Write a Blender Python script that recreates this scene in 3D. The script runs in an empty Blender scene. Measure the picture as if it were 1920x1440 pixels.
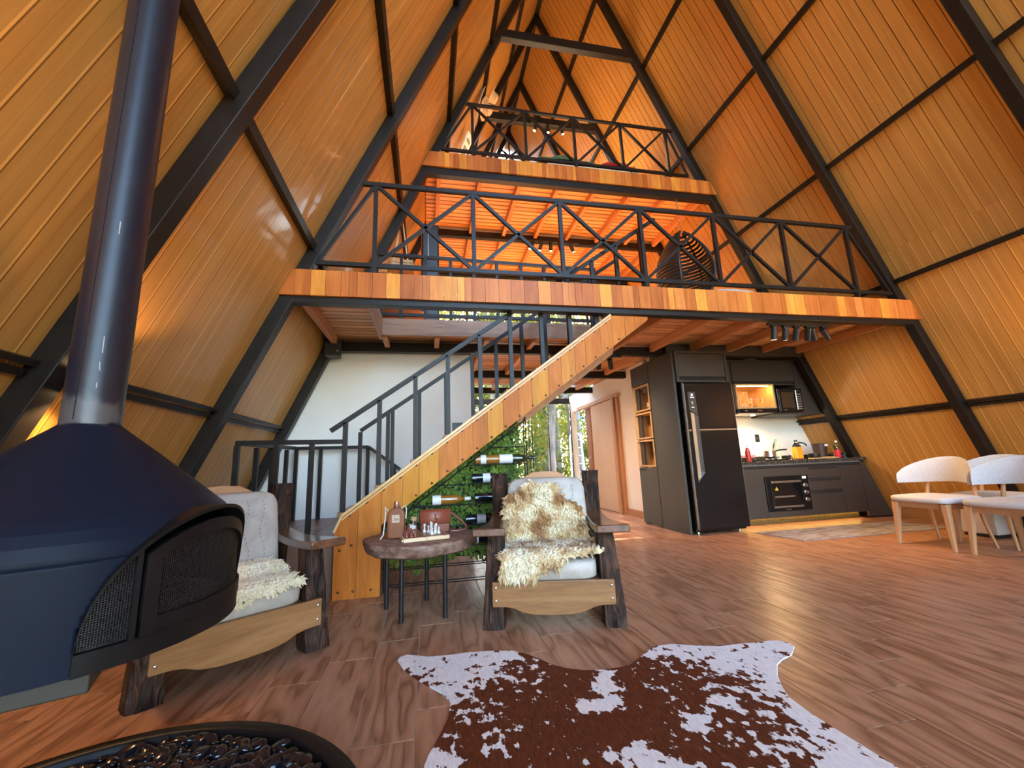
import bpy, bmesh, math, random
from mathutils import Vector, Matrix
random.seed(7)
S = bpy.context.scene
COL = S.collection
R = math.radians

# ------------------------------------------------------------------ camera
def make_camera():
    yaw, pit, rol = R(11.675), R(10.738), R(-2.219)
    f = Vector((math.sin(yaw)*math.cos(pit), math.cos(yaw)*math.cos(pit), math.sin(pit)))
    r = Vector((math.cos(yaw), -math.sin(yaw), 0)); u = r.cross(f)
    r2 = r*math.cos(rol)+u*math.sin(rol); u2 = -r*math.sin(rol)+u*math.cos(rol)
    cd = bpy.data.cameras.new('camera'); cam = bpy.data.objects.new('camera', cd); COL.objects.link(cam)
    m = Matrix((r2, u2, -f)).transposed().to_4x4(); m.translation = Vector((0, 0, .9))
    cam.matrix_world = m
    cd.sensor_width = 36; cd.lens = 777.65/1920*36; cd.clip_start = .05; cd.clip_end = 300
    S.camera = cam
make_camera()

# ------------------------------------------------------------------ world, sun, exposure
W = bpy.data.worlds.new('world'); S.world = W; W.use_nodes = True
_n = W.node_tree.nodes; _l = W.node_tree.links
_bg = _n['Background']; _sky = _n.new('ShaderNodeTexSky'); _sky.sky_type = 'NISHITA'
_sky.sun_disc = False; _sky.sun_elevation = R(38); _sky.sun_rotation = R(3); _sky.air_density = 1.0; _sky.dust_density = .7
_l.new(_sky.outputs[0], _bg.inputs[0]); _bg.inputs[1].default_value = 0.72
sd = bpy.data.lights.new('sun', 'SUN'); sd.energy = 6.0; sd.angle = R(.6); sd.color = (1, .9, .72)
sun = bpy.data.objects.new('sun', sd); COL.objects.link(sun)
sun.rotation_euler = Vector((.04, -.78, -.61)).to_track_quat('-Z', 'Y').to_euler()
vs = S.view_settings
vs.view_transform = 'Standard'; vs.look = 'None'; vs.gamma = 1; vs.use_curve_mapping = False
vs.exposure = 2.7
# daylight enters through the glazed front gable: a portal only guides the sampling of the sky there
pd = bpy.data.lights.new('front_gable_portal', 'AREA'); pd.shape = 'RECTANGLE'; pd.size = 8.2; pd.size_y = 6.5
pd.cycles.is_portal = True
po = bpy.data.objects.new('front_gable_portal', pd); COL.objects.link(po)
po.location = (2.04, -2.3, 3.2); po.rotation_euler = (R(90), 0, 0)

# ------------------------------------------------------------------ helpers
def setp(o, label=None, cat=None, group=None, kind=None):
    if label: o['label'] = label
    if cat: o['category'] = cat
    if group: o['group'] = group
    if kind: o['kind'] = kind
    return o
def link(name, me, mat=None, parent=None, loc=None, rz=None):
    o = bpy.data.objects.new(name, me); COL.objects.link(o)
    if mat is not None and me is not None and len(me.materials) == 0: me.materials.append(mat)
    if parent is not None: o.parent = parent
    if loc is not None: o.location = loc
    if rz is not None: o.rotation_euler = (0, 0, rz)
    return o
def empty(name, loc=(0, 0, 0), rz=0, label=None, cat=None, group=None, kind=None):
    o = bpy.data.objects.new(name, None); COL.objects.link(o); o.location = loc; o.rotation_euler = (0, 0, rz)
    o.empty_display_size = .1
    return setp(o, label, cat, group, kind)
def copy_tree(o, parent=None):
    c = o.copy(); COL.objects.link(c); c.parent = parent
    for ch in [x for x in S.objects if x.parent == o]: copy_tree(ch, c)
    return c
class MB:
    def __init__(s): s.v = []; s.f = []
    def add(s, vs_, fs):
        n = len(s.v); s.v += [tuple(p) for p in vs_]; s.f += [tuple(i+n for i in q) for q in fs]; return s
    def box(s, x0, x1, y0, y1, z0, z1):
        return s.add([(x0, y0, z0), (x1, y0, z0), (x1, y1, z0), (x0, y1, z0), (x0, y0, z1), (x1, y0, z1), (x1, y1, z1), (x0, y1, z1)],
                     [(0, 3, 2, 1), (4, 5, 6, 7), (0, 1, 5, 4), (1, 2, 6, 5), (2, 3, 7, 6), (3, 0, 4, 7)])
    def hexa(s, a, b):  # two quads, a below b
        return s.add(list(a)+list(b), [(0, 3, 2, 1), (4, 5, 6, 7), (0, 1, 5, 4), (1, 2, 6, 5), (2, 3, 7, 6), (3, 0, 4, 7)])
    def prism(s, pts, axis, a, b):  # 2D polygon extruded along axis ('x','y','z')
        n = len(pts)
        def P(p, t): return {'x': (t, p[0], p[1]), 'y': (p[0], t, p[1]), 'z': (p[0], p[1], t)}[axis]
        vs_ = [P(p, a) for p in pts]+[P(p, b) for p in pts]
        fs = [tuple(range(n))[::-1], tuple(range(n, 2*n))]+[(i, (i+1) % n, n+(i+1) % n, n+i) for i in range(n)]
        return s.add(vs_, fs)
    def bar(s, p, q, w, h, up=(0, 0, 1)):
        p = Vector(p); q = Vector(q); d = (q-p).normalized(); up = Vector(up)
        sd_ = d.cross(up)
        if sd_.length < 1e-4: sd_ = d.cross(Vector((0, 1, 0)))
        sd_.normalize(); u = sd_.cross(d).normalized(); a = sd_*w/2; b = u*h/2
        return s.hexa([p-a-b, p+a-b, p+a+b, p-a+b], [q-a-b, q+a-b, q+a+b, q-a+b])
    def tube(s, path, r, n=8, closed=False, caps=True):
        path = [Vector(p) for p in path]; m = len(path); rs = r if isinstance(r, (list, tuple)) else [r]*m
        base = len(s.v); prev = None
        for i, p in enumerate(path):
            if closed: t = path[(i+1) % m]-path[i-1]
            else: t = path[min(i+1, m-1)]-path[max(i-1, 0)]
            t.normalize()
            if prev is None:
                a = Vector((0, 0, 1)) if abs(t.z) < .9 else Vector((1, 0, 0)); prev = t.cross(a).normalized()
            prev = (prev-t*prev.dot(t)).normalized(); b = t.cross(prev)
            for k in range(n):
                an = 2*math.pi*k/n; s.v.append(tuple(p+(prev*math.cos(an)+b*math.sin(an))*rs[i]))
        for i in range(m if closed else m-1):
            j = (i+1) % m
            for k in range(n):
                k2 = (k+1) % n; s.f.append((base+i*n+k, base+i*n+k2, base+j*n+k2, base+j*n+k))
        if caps and not closed:
            s.f.append(tuple(base+k for k in range(n))[::-1]); s.f.append(tuple(base+(m-1)*n+k for k in range(n)))
        return s
    def lathe(s, prof, c=(0, 0, 0), n=24, axis='z', caps=True):
        base = len(s.v); c = Vector(c)
        for (r, z) in prof:
            for k in range(n):
                a = 2*math.pi*k/n; q = {'z': (r*math.cos(a), r*math.sin(a), z), 'x': (z, r*math.cos(a), r*math.sin(a)), 'y': (r*math.cos(a), z, -r*math.sin(a))}[axis]
                s.v.append(tuple(c+Vector(q)))
        for i in range(len(prof)-1):
            for k in range(n):
                k2 = (k+1) % n; s.f.append((base+i*n+k, base+i*n+k2, base+(i+1)*n+k2, base+(i+1)*n+k))
        if caps:
            s.f.append(tuple(base+k for k in range(n))[::-1]); s.f.append(tuple(base+(len(prof)-1)*n+k for k in range(n)))
        return s
    def grid(s, fn, nu, nv, thick=None):
        base = len(s.v)
        for i in range(nu+1):
            for j in range(nv+1): s.v.append(tuple(fn(i/nu, j/nv)))
        for i in range(nu):
            for j in range(nv):
                a = base+i*(nv+1)+j; s.f.append((a, a+nv+1, a+nv+2, a+1))
        return s
    def sphere(s, c, r, nu=10, nv=8):
        rx, ry, rz = r if isinstance(r, (tuple, list)) else (r, r, r)
        prof = [(math.sin(math.pi*i/nv), -math.cos(math.pi*i/nv)) for i in range(nv+1)]
        base = len(s.v)
        for (a, z) in prof:
            a = max(a, .02)
            for k in range(nu):
                t = 2*math.pi*k/nu; s.v.append((c[0]+rx*a*math.cos(t), c[1]+ry*a*math.sin(t), c[2]+rz*z))
        for i in range(nv):
            for k in range(nu):
                k2 = (k+1) % nu; s.f.append((base+i*nu+k, base+i*nu+k2, base+(i+1)*nu+k2, base+(i+1)*nu+k))
        return s
    def mesh(s, name, smooth=False, ang=40, fix=True):
        me = bpy.data.meshes.new(name); me.from_pydata(s.v, [], s.f)
        if fix:
            bm = bmesh.new(); bm.from_mesh(me); bmesh.ops.recalc_face_normals(bm, faces=bm.faces); bm.to_mesh(me); bm.free()
        if smooth:
            me.shade_smooth(); me.set_sharp_from_angle(angle=R(ang))
        me.update(); return me
    def build(s, name, mat, parent=None, loc=None, rz=None, smooth=False, ang=40, bevel=0, fix=True):
        o = link(name, s.mesh(name, smooth, ang, fix), mat, parent, loc, rz)
        if bevel:
            m = o.modifiers.new('bevel', 'BEVEL'); m.width = bevel; m.segments = 2; m.limit_method = 'ANGLE'; m.angle_limit = R(35)
        return o
def jit(v, a): return v+random.uniform(-a, a)

# ------------------------------------------------------------------ materials (all procedural)
MATS = {}
def nodes(name):
    m = bpy.data.materials.new(name); m.use_nodes = True
    nt = m.node_tree; b = nt.nodes['Principled BSDF']; return m, nt, b
def N(nt, t, **kw):
    n = nt.nodes.new(t)
    for k, v in kw.items(): setattr(n, k, v)
    return n
def ramp(nt, src, stops):
    r = N(nt, 'ShaderNodeValToRGB'); e = r.color_ramp.elements
    while len(e) < len(stops): e.new(.5)
    for i, (p, c) in enumerate(stops): e[i].position = p; e[i].color = (*c[:3], 1)
    nt.links.new(src, r.inputs[0]); return r
def coords(nt, scale=(1, 1, 1), rnd=0, kind='Object'):
    tc = N(nt, 'ShaderNodeTexCoord'); mp = N(nt, 'ShaderNodeMapping'); mp.inputs['Scale'].default_value = scale
    src = tc.outputs[kind]
    if rnd:
        oi = N(nt, 'ShaderNodeObjectInfo'); mu = N(nt, 'ShaderNodeMath', operation='MULTIPLY'); mu.inputs[1].default_value = rnd
        nt.links.new(oi.outputs['Random'], mu.inputs[0]); ad = N(nt, 'ShaderNodeVectorMath', operation='ADD')
        nt.links.new(src, ad.inputs[0]); nt.links.new(mu.outputs[0], ad.inputs[1]); src = ad.outputs[0]
    nt.links.new(src, mp.inputs[0]); return mp.outputs[0]
def bump(nt, b, h, strength=.2, dist=.01):
    bp = N(nt, 'ShaderNodeBump'); bp.inputs['Strength'].default_value = strength; bp.inputs['Distance'].default_value = dist
    nt.links.new(h, bp.inputs['Height']); nt.links.new(bp.outputs[0], b.inputs['Normal'])
def pm(name, c1, c2=None, scale=8, stretch=(1, 1, 1), rough=.5, metal=0, bmp=0, detail=4, coat=0, spec=.5, rnd=0, sheen=0, lo=.35, hi=.65, bdist=.01):
    """two-tone noise material"""
    if name in MATS: return MATS[name]
    m, nt, b = nodes(name)
    if c2 is None: c2 = tuple(x*.86 for x in c1)
    v = coords(nt, stretch, rnd); nz = N(nt, 'ShaderNodeTexNoise'); nz.inputs['Scale'].default_value = scale; nz.inputs['Detail'].default_value = detail
    nt.links.new(v, nz.inputs['Vector']); r = ramp(nt, nz.outputs['Fac'], [(lo, c2), (hi, c1)])
    nt.links.new(r.outputs[0], b.inputs['Base Color'])
    b.inputs['Roughness'].default_value = rough; b.inputs['Metallic'].default_value = metal
    b.inputs['Coat Weight'].default_value = coat; b.inputs['Specular IOR Level'].default_value = spec
    if coat: b.inputs['Coat Roughness'].default_value = .12
    if sheen: b.inputs['Sheen Weight'].default_value = sheen
    if bmp: bump(nt, b, nz.outputs['Fac'], bmp, bdist)
    MATS[name] = m; return m
def wood(name, cols, stretch=(1, 1, 1), scale=6, rough=.4, coat=0, bmp=.05, vary=None, tint=.35, grain=.5, seed=37.0, spec=.4):
    """wood grain; stretch is SMALL along the grain.  cols = stops of grain; vary = stops picked per object"""
    if name in MATS: return MATS[name]
    m, nt, b = nodes(name)
    v = coords(nt, stretch, seed)
    n1 = N(nt, 'ShaderNodeTexNoise'); n1.inputs['Scale'].default_value = scale; n1.inputs['Detail'].default_value = 6; n1.inputs['Distortion'].default_value = 1.2
    nt.links.new(v, n1.inputs['Vector'])
    n2 = N(nt, 'ShaderNodeTexNoise'); n2.inputs['Scale'].default_value = scale*7; n2.inputs['Detail'].default_value = 3
    nt.links.new(v, n2.inputs['Vector'])
    mx = N(nt, 'ShaderNodeMix'); mx.inputs[0].default_value = .3; nt.links.new(n1.outputs['Fac'], mx.inputs[2]); nt.links.new(n2.outputs['Fac'], mx.inputs[3])
    k = len(cols); r = ramp(nt, mx.outputs[0], [(.5-grain*.35+grain*.7*i/(k-1), c) for i, c in enumerate(cols)])
    out = r.outputs[0]
    if vary:
        oi = N(nt, 'ShaderNodeObjectInfo'); r2 = ramp(nt, oi.outputs['Random'], [(i/(len(vary)), c) for i, c in enumerate(vary)])
        r2.color_ramp.interpolation = 'CONSTANT'
        mc = N(nt, 'ShaderNodeMix', data_type='RGBA', blend_type='MULTIPLY'); mc.inputs[0].default_value = 1
        nt.links.new(out, mc.inputs[6]); nt.links.new(r2.outputs[0], mc.inputs[7]); out = mc.outputs[2]
    nt.links.new(out, b.inputs['Base Color']); b.inputs['Roughness'].default_value = rough; b.inputs['Specular IOR Level'].default_value = spec
    b.inputs['Coat Weight'].default_value = coat; b.inputs['Coat Roughness'].default_value = .15
    if bmp: bump(nt, b, mx.outputs[0], bmp, .004)
    MATS[name] = m; return m
def emis(name, c, s, base=(.8, .8, .8)):
    if name in MATS: return MATS[name]
    m, nt, b = nodes(name); b.inputs['Base Color'].default_value = (*base, 1)
    b.inputs['Emission Color'].default_value = (*c, 1); b.inputs['Emission Strength'].default_value = s
    MATS[name] = m; return m
def thin_glass(name, tint=(1, 1, 1), refl=1.0):
    """window pane: lets light through, mirrors by fresnel"""
    if name in MATS: return MATS[name]
    m = bpy.data.materials.new(name); m.use_nodes = True; nt = m.node_tree; nt.nodes.clear()
    o = N(nt, 'ShaderNodeOutputMaterial'); t = N(nt, 'ShaderNodeBsdfTransparent'); g = N(nt, 'ShaderNodeBsdfGlossy'); f = N(nt, 'ShaderNodeFresnel'); x = N(nt, 'ShaderNodeMixShader')
    t.inputs[0].default_value = (*tint, 1); g.inputs['Roughness'].default_value = .02; f.inputs[0].default_value = 1.45
    mu = N(nt, 'ShaderNodeMath', operation='MULTIPLY'); mu.inputs[1].default_value = refl; nt.links.new(f.outputs[0], mu.inputs[0])
    nt.links.new(mu.outputs[0], x.inputs[0]); nt.links.new(t.outputs[0], x.inputs[1]); nt.links.new(g.outputs[0], x.inputs[2]); nt.links.new(x.outputs[0], o.inputs[0])
    MATS[name] = m; return m
def glass(name, c=(1, 1, 1), rough=.02):
    if name in MATS: return MATS[name]
    m, nt, b = nodes(name); b.inputs['Base Color'].default_value = (*c, 1); b.inputs['Transmission Weight'].default_value = 1; b.inputs['Roughness'].default_value = rough; b.inputs['IOR'].default_value = 1.45
    MATS[name] = m; return m

STEEL = pm('dark_bronze_steel', (.015, .012, .010), (.010, .008, .007), scale=14, rough=.40, spec=.28, bmp=.02)
def panel_material():
    m, nt, b = nodes('roof_panel_wood_print')
    v = coords(nt, (.35, 9, .35), 23.0)
    n1 = N(nt, 'ShaderNodeTexNoise'); n1.inputs['Scale'].default_value = 2.2; n1.inputs['Detail'].default_value = 6; n1.inputs['Distortion'].default_value = .8
    nt.links.new(v, n1.inputs['Vector'])
    r = ramp(nt, n1.outputs['Fac'], [(.3, (.44, .215, .052)), (.5, (.51, .258, .064)), (.72, (.58, .305, .08))])
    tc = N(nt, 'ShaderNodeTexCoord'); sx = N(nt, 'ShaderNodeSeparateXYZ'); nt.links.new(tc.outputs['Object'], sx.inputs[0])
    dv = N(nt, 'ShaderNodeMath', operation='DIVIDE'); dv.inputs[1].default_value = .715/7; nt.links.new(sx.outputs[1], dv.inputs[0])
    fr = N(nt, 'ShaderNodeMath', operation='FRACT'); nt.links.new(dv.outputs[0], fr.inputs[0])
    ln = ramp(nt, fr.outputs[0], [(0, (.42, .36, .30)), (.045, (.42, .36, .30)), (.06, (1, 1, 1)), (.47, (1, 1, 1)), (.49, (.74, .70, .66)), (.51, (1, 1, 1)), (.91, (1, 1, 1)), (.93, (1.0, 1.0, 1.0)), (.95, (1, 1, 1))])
    ln.color_ramp.elements[7].color = (1.55, 1.6, 1.7, 1); ln.color_ramp.elements[8].color = (1.5, 1.55, 1.65, 1)  # groove-edge highlight painted into the colour as a pale band beside the dark line
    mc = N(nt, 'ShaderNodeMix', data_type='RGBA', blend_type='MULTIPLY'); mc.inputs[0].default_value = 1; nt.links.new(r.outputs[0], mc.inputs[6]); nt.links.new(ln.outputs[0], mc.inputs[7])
    nt.links.new(mc.outputs[2], b.inputs['Base Color']); b.inputs['Roughness'].default_value = .42
    b.inputs['Specular IOR Level'].default_value = .25; b.inputs['Coat Weight'].default_value = .30; b.inputs['Coat Roughness'].default_value = .09
    v2 = coords(nt, (1, 1, 1)); n2 = N(nt, 'ShaderNodeTexNoise'); n2.inputs['Scale'].default_value = 3.0; nt.links.new(v2, n2.inputs['Vector'])
    bp = N(nt, 'ShaderNodeBump'); bp.inputs['Strength'].default_value = .12; bp.inputs['Distance'].default_value = .02
    nt.links.new(n2.outputs['Fac'], bp.inputs['Height']); nt.links.new(bp.outputs[0], b.inputs['Coat Normal'])
    return m
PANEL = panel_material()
WHITE = pm('white_paint', (.88, .835, .75), (.86, .81, .73), scale=3, rough=.75, bmp=.03)
FASCIA = wood('mezzanine_edge_board', [(.38, .12, .03), (.53, .19, .045), (.64, .27, .07)], stretch=(3, 3, .35), scale=3, rough=.40, coat=.05, grain=.6, spec=.2,
              vary=[(1, .9, .8), (.85, .68, .55), (1.25, 1.25, .9), (.95, .78, .68), (.72, .55, .45), (1.1, 1.0, .85), (1.3, 1.45, .95), (.9, .75, .6)])
SLAT = wood('ceiling_slat', [(.54, .25, .095), (.67, .35, .15), (.77, .45, .21)], stretch=(.25, 3, 3), scale=3, rough=.4, coat=.2,
            vary=[(1, 1, 1), (.85, .8, .75), (1.1, 1.15, 1.1), (.95, .9, .85), (1.15, 1.2, 1.2)])
JOIST = wood('joist_wood', [(.42, .17, .06), (.55, .25, .095), (.63, .31, .13)], stretch=(3, .25, 3), scale=3, rough=.45, vary=[(1, 1, 1), (.88, .85, .8), (1.1, 1.1, 1.1)])
TRIMWOOD = wood('stairwell_trim_wood', [(.28, .14, .07), (.40, .22, .12), (.48, .28, .16)], stretch=(.3, 3, 3), scale=4, rough=.4)
PANE = thin_glass('window_glass')

# ------------------------------------------------------------------ the A-frame shell
XC, Z9 = 2.04, 9.39
def hw(z): return 3.1785-(z-2.247)/2.25
YF = [-2.39+1.43*i for i in range(9)]       # frame planes: -2.39 -.96 .47 1.90 3.33 4.76 6.19 7.62 9.05
Y0, Y1 = -2.45, 9.20
FLOORX0, FLOORX1 = XC-hw(0), XC+hw(0)

# ---- ground outside
GROUND = pm('forest_litter_ground', (.30, .21, .09), (.16, .13, .05), scale=3, rough=.95, detail=8, bmp=.4, bdist=.05)
g = MB().box(-45, 50, -40, 60, -.35, -.16).build('ground', GROUND); setp(g, kind='structure')
DECK = wood('deck_wood', [(.30, .16, .08), (.42, .25, .13)], stretch=(3, .3, 3), scale=3, rough=.6)
g = MB().box(-2.6, 6.8, 9.2, 11.5, -.16, -.02).build('floor_deck', DECK); setp(g, kind='structure')
g = MB().box(-3.4, 7.5, -5.4, Y0, -.16, -.02).build('floor_terrace', pm('terrace_timber', (.16, .12, .09), scale=4, stretch=(.3, 3, 1), rough=.7)); setp(g, kind='structure')

# ---- floor of wood-look tiles
def floor_material():
    m, nt, b = nodes('wood_look_tile')
    v = coords(nt, (1, 1, 1), 61.0)
    mp = N(nt, 'ShaderNodeMapping'); mp.inputs['Scale'].default_value = (5.5, .9, 1); nt.links.new(v, mp.inputs[0])
    n1 = N(nt, 'ShaderNodeTexNoise'); n1.inputs['Scale'].default_value = 1.25; n1.inputs['Detail'].default_value = 2.5; nt.links.new(mp.outputs[0], n1.inputs['Vector'])
    mu = N(nt, 'ShaderNodeMath', operation='MULTIPLY'); mu.inputs[1].default_value = 13.0; nt.links.new(n1.outputs['Fac'], mu.inputs[0])
    fr = N(nt, 'ShaderNodeMath', operation='PINGPONG'); fr.inputs[1].default_value = 1.0; nt.links.new(mu.outputs[0], fr.inputs[0])
    mp2 = N(nt, 'ShaderNodeMapping'); mp2.inputs['Scale'].default_value = (60, 2.5, 1); nt.links.new(v, mp2.inputs[0])
    n2 = N(nt, 'ShaderNodeTexNoise'); n2.inputs['Scale'].default_value = 1.5; n2.inputs['Detail'].default_value = 4; nt.links.new(mp2.outputs[0], n2.inputs['Vector'])
    mx = N(nt, 'ShaderNodeMix'); mx.inputs[0].default_value = .42; nt.links.new(fr.outputs[0], mx.inputs[2]); nt.links.new(n2.outputs['Fac'], mx.inputs[3])
    r = ramp(nt, mx.outputs[0], [(.14, (.19, .082, .040)), (.42, (.36, .178, .096)), (.85, (.48, .255, .150))])
    nt.links.new(r.outputs[0], b.inputs['Base Color']); b.inputs['Roughness'].default_value = .34; b.inputs['Specular IOR Level'].default_value = .30
    bump(nt, b, mx.outputs[0], .06, .003)
    return m
TILE = floor_material()
GROUT = pm('tile_joint_light', (.62, .42, .28), scale=20, rough=.7)
fl = MB().box(FLOORX0, FLOORX1, Y0, 9.2, -.15, -.0035).build('floor', GROUT); setp(fl, kind='structure')
TW, TL = .2075, .8565
def tile_mesh(w, l):
    b = .0018; a = [(b, b, -.003), (w-b, b, -.003), (w-b, l-b, -.003), (b, l-b, -.003)]; c = .0026
    t = [(c, c, 0), (w-c, c, 0), (w-c, l-c, 0), (c, l-c, 0)]
    return MB().hexa(a, t)
tm = tile_mesh(TW, TL).mesh('tile')
tiles = []
i0 = int((FLOORX0+.0445)/TW)-1
for i in range(i0, i0+43):
    x = -.252+TW*i
    if x+TW < FLOORX0 or x > FLOORX1: continue
    off = (2.487+.172*i) % TL
    y = -2.5+((off+2.5) % TL)-TL
    while y < 9.2:
        tiles.append((x, y)); y += TL
def tile_key(t):
    x, y = t[0]+.1, t[1]+.43
    if y < .6 or y > 8 or not (-1.35*y < x < 1.9*y+.6): return 99
    return y+.15*abs(x)
tiles.sort(key=tile_key)
for (x, y) in tiles[:295]: link('tile', tm, TILE, fl, (x, y, 0))
rest = MB()
for (x, y) in tiles[295:]:
    x0, x1, y0, y1 = max(x, FLOORX0), min(x+TW, FLOORX1), max(y, Y0), min(y+TL, 9.2)
    if x1-x0 > .01 and y1-y0 > .01: rest.box(x0+.001, x1-.001, y0+.001, y1-.001, -.003, 0)
o = rest.build('far_tiles', TILE, fl); setp(o, kind='stuff')

# ---- sloping walls: backing sheet with grooved panels and purlins
def slope_wall(side, name):
    s = side
    def P(z, off=0): return XC+s*(hw(z)+off)
    back = MB().hexa([(P(0, .03), Y0, -.1), (P(0, .16), Y0, -.1), (P(0, .16), Y1, -.1), (P(0, .03), Y1, -.1)],
                     [(P(Z9, .03), Y0, Z9), (P(Z9, .16), Y0, Z9), (P(Z9, .16), Y1, Z9), (P(Z9, .03), Y1, Z9)])
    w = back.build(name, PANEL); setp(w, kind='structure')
    nx, nz = s*.914, .406      # outward normal of slope
    mb = MB(); W_ = .715; n = 7; pl = W_/n; prof = []
    for k in range(n):
        a = k*pl
        d = .016 if k == 0 else .008; g_ = .007 if k == 0 else .0045
        prof += [(a, d), (a+g_, 0), (a+pl-.0045, 0)]
    prof += [(W_-.0005, .016)]
    for z in (-.02, Z9-.005):
        for (y, d) in prof: mb.v.append((P(z)+nx*d, y, z+nz*d))
    m = len(prof)
    for k in range(m-1): mb.f.append((k, k+1, m+k+1, m+k) if s > 0 else (k, m+k, m+k+1, k+1))
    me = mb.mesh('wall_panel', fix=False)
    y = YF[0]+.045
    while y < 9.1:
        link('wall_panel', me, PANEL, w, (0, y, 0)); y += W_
    for z in (1.335, 2.68, 4.02, 5.37, 6.72, 8.06):
        for i in range(8):
            a, b = YF[i]+.09, YF[i+1]
            q = MB(); x = P(z)
            d = Vector((-s, 0, 0)); u = Vector((-s*.406, 0, .914))
            c = Vector((x-s*.030, 0, z))
            if z < 1.4:
                q.bar(c+Vector((0, a, 0))+u*.022, c+Vector((0, b, 0))+u*.022, .045, .026, up=u); q.bar(c+Vector((s*.006, a+.02, 0))-u*.022, c+Vector((s*.006, b-.02, 0))-u*.022, .035, .028, up=u)
            else:
                q.bar(c+Vector((0, a, 0)), c+Vector((0, b, 0)), .055, .05, up=u)
            q.build('purlin', STEEL, w)
    return w
wall_left = slope_wall(-1, 'wall_left')
wall_right = slope_wall(1, 'wall_right')
# low baseboards along the slopes
for s, nm in ((-1, 'baseboard_left'), (1, 'baseboard_right')):
    x = XC+s*(hw(.0)-.02)
    o = MB().hexa([(x, -2.3, 0), (x-s*.05, -2.3, 0), (x-s*.05, 4.7, 0), (x, 4.7, 0)], [(x-s*.05, -2.3, .12), (x-s*.075, -2.3, .12), (x-s*.075, 4.7, .12), (x-s*.05, 4.7, .12)]).build(nm, pm('baseboard_wood', (.42, .24, .10), (.34, .18, .07), scale=4, stretch=(3, .3, 3), rough=.4))
    setp(o, kind='structure')

# ---- steel A-frames
FR_LABEL = {3: 'nearest black steel A-frame, behind the black chimney pipe and top right corner', 4: 'black steel A-frame carrying the lower mezzanine edge',
            5: 'black steel A-frame at the kitchen carrying the upper mezzanine edge', 6: 'black steel A-frame with the track light beam under the upper loft',
            7: 'black steel A-frame in line with the rear glass wall', 8: 'rearmost black steel A-frame at the small apex window',
            2: 'black steel A-frame standing beside the camera', 1: 'black steel A-frame behind the camera', 0: 'black steel A-frame of the glazed front'}
frames = {}
for i, y in enumerate(YF):
    fr = empty('steel_frame', (XC, y, 0), 0, FR_LABEL[i], 'frame', 'steel A-frames'); frames[i] = fr
    d = .115
    for s in (-1, 1):
        zt = Z9-.02
        def X(z, o): return s*max(hw(z)-o, 0)
        a = [(X(0, d), 0, 0), (X(0, .004), 0, 0), (X(0, .004), .09, 0), (X(0, d), .09, 0)]
        zi = 2.247+(3.1785-d)*2.25
        b = [(0, 0, zi), (0, 0, zt), (0, .09, zt), (0, .09, zi)]
        MB().hexa(a, b).build('rafter', STEEL, fr, bevel=.004)
    def tie(z0, z1, name='tie_beam', inset=.1):
        MB().hexa([(-(hw(z0)-inset), .002, z0), (hw(z0)-inset, .002, z0), (hw(z0)-inset, .088, z0), (-(hw(z0)-inset), .088, z0)],
                  [(-(hw(z1)-inset), .002, z1), (hw(z1)-inset, .002, z1), (hw(z1)-inset, .088, z1), (-(hw(z1)-inset), .088, z1)]).build(name, STEEL, fr, bevel=.003)
    if i >= 4: tie(2.20, 2.31)
    if i >= 5: tie(4.545, 4.655)
    if i in (5, 6): tie(6.86, 7.0, 'collar_tie')
    if i == 0: tie(2.3, 2.4); tie(4.6, 4.7)

# ---- glazing
def poly_pane(name, pts, y, parent=None, mat=PANE):
    return MB().prism(pts, 'y', y, y+.008).build(name, mat, parent)
# front gable (behind the camera)
wf = empty('window_1', (0, 0, 0), kind='structure')
for (z0, z1) in ((.02, 2.3), (2.4, 4.6), (4.7, 9.2)):
    xs = [-1, -.5, 0, .5, 1]
    for k in range(4):
        pts = [(XC+xs[k]*(hw(z0)-.12), z0), (XC+xs[k+1]*(hw(z0)-.12), z0), (XC+xs[k+1]*max(hw(z1)-.12, .01), z1), (XC+xs[k]*max(hw(z1)-.12, .01), z1)]
        poly_pane('pane', pts, YF[0]+.03, wf)
for k in (-.5, 0, .5):
    MB().bar((XC+k*hw(0), YF[0]+.03, 0), (XC+k*hw(9), YF[0]+.03, 9), .05, .06).build('mullion', STEEL, wf)
# rear glass, ground floor corridor
YB, YG = 7.66, 9.0
wb = empty('window_2', (0, 0, 0), kind='structure')
for (a, b) in ((.53, 1.10), (1.10, 1.64), (1.64, 2.20), (2.20, 2.27), (2.27, 2.66), (2.66, 3.19)):
    poly_pane('pane', [(a+.012, .03), (b-.012, .03), (b-.012, 2.19), (a+.012, 2.19)], YG, wb)
    MB().box(b-.008, b+.008, YG-.008, YG+.016, .02, 2.2).build('mullion', STEEL, wb)
for z in (.01, 2.185): MB().box(.53, 3.2, YG-.01, YG+.02, z-.008, z+.012).build('rail', STEEL, wb)
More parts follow.
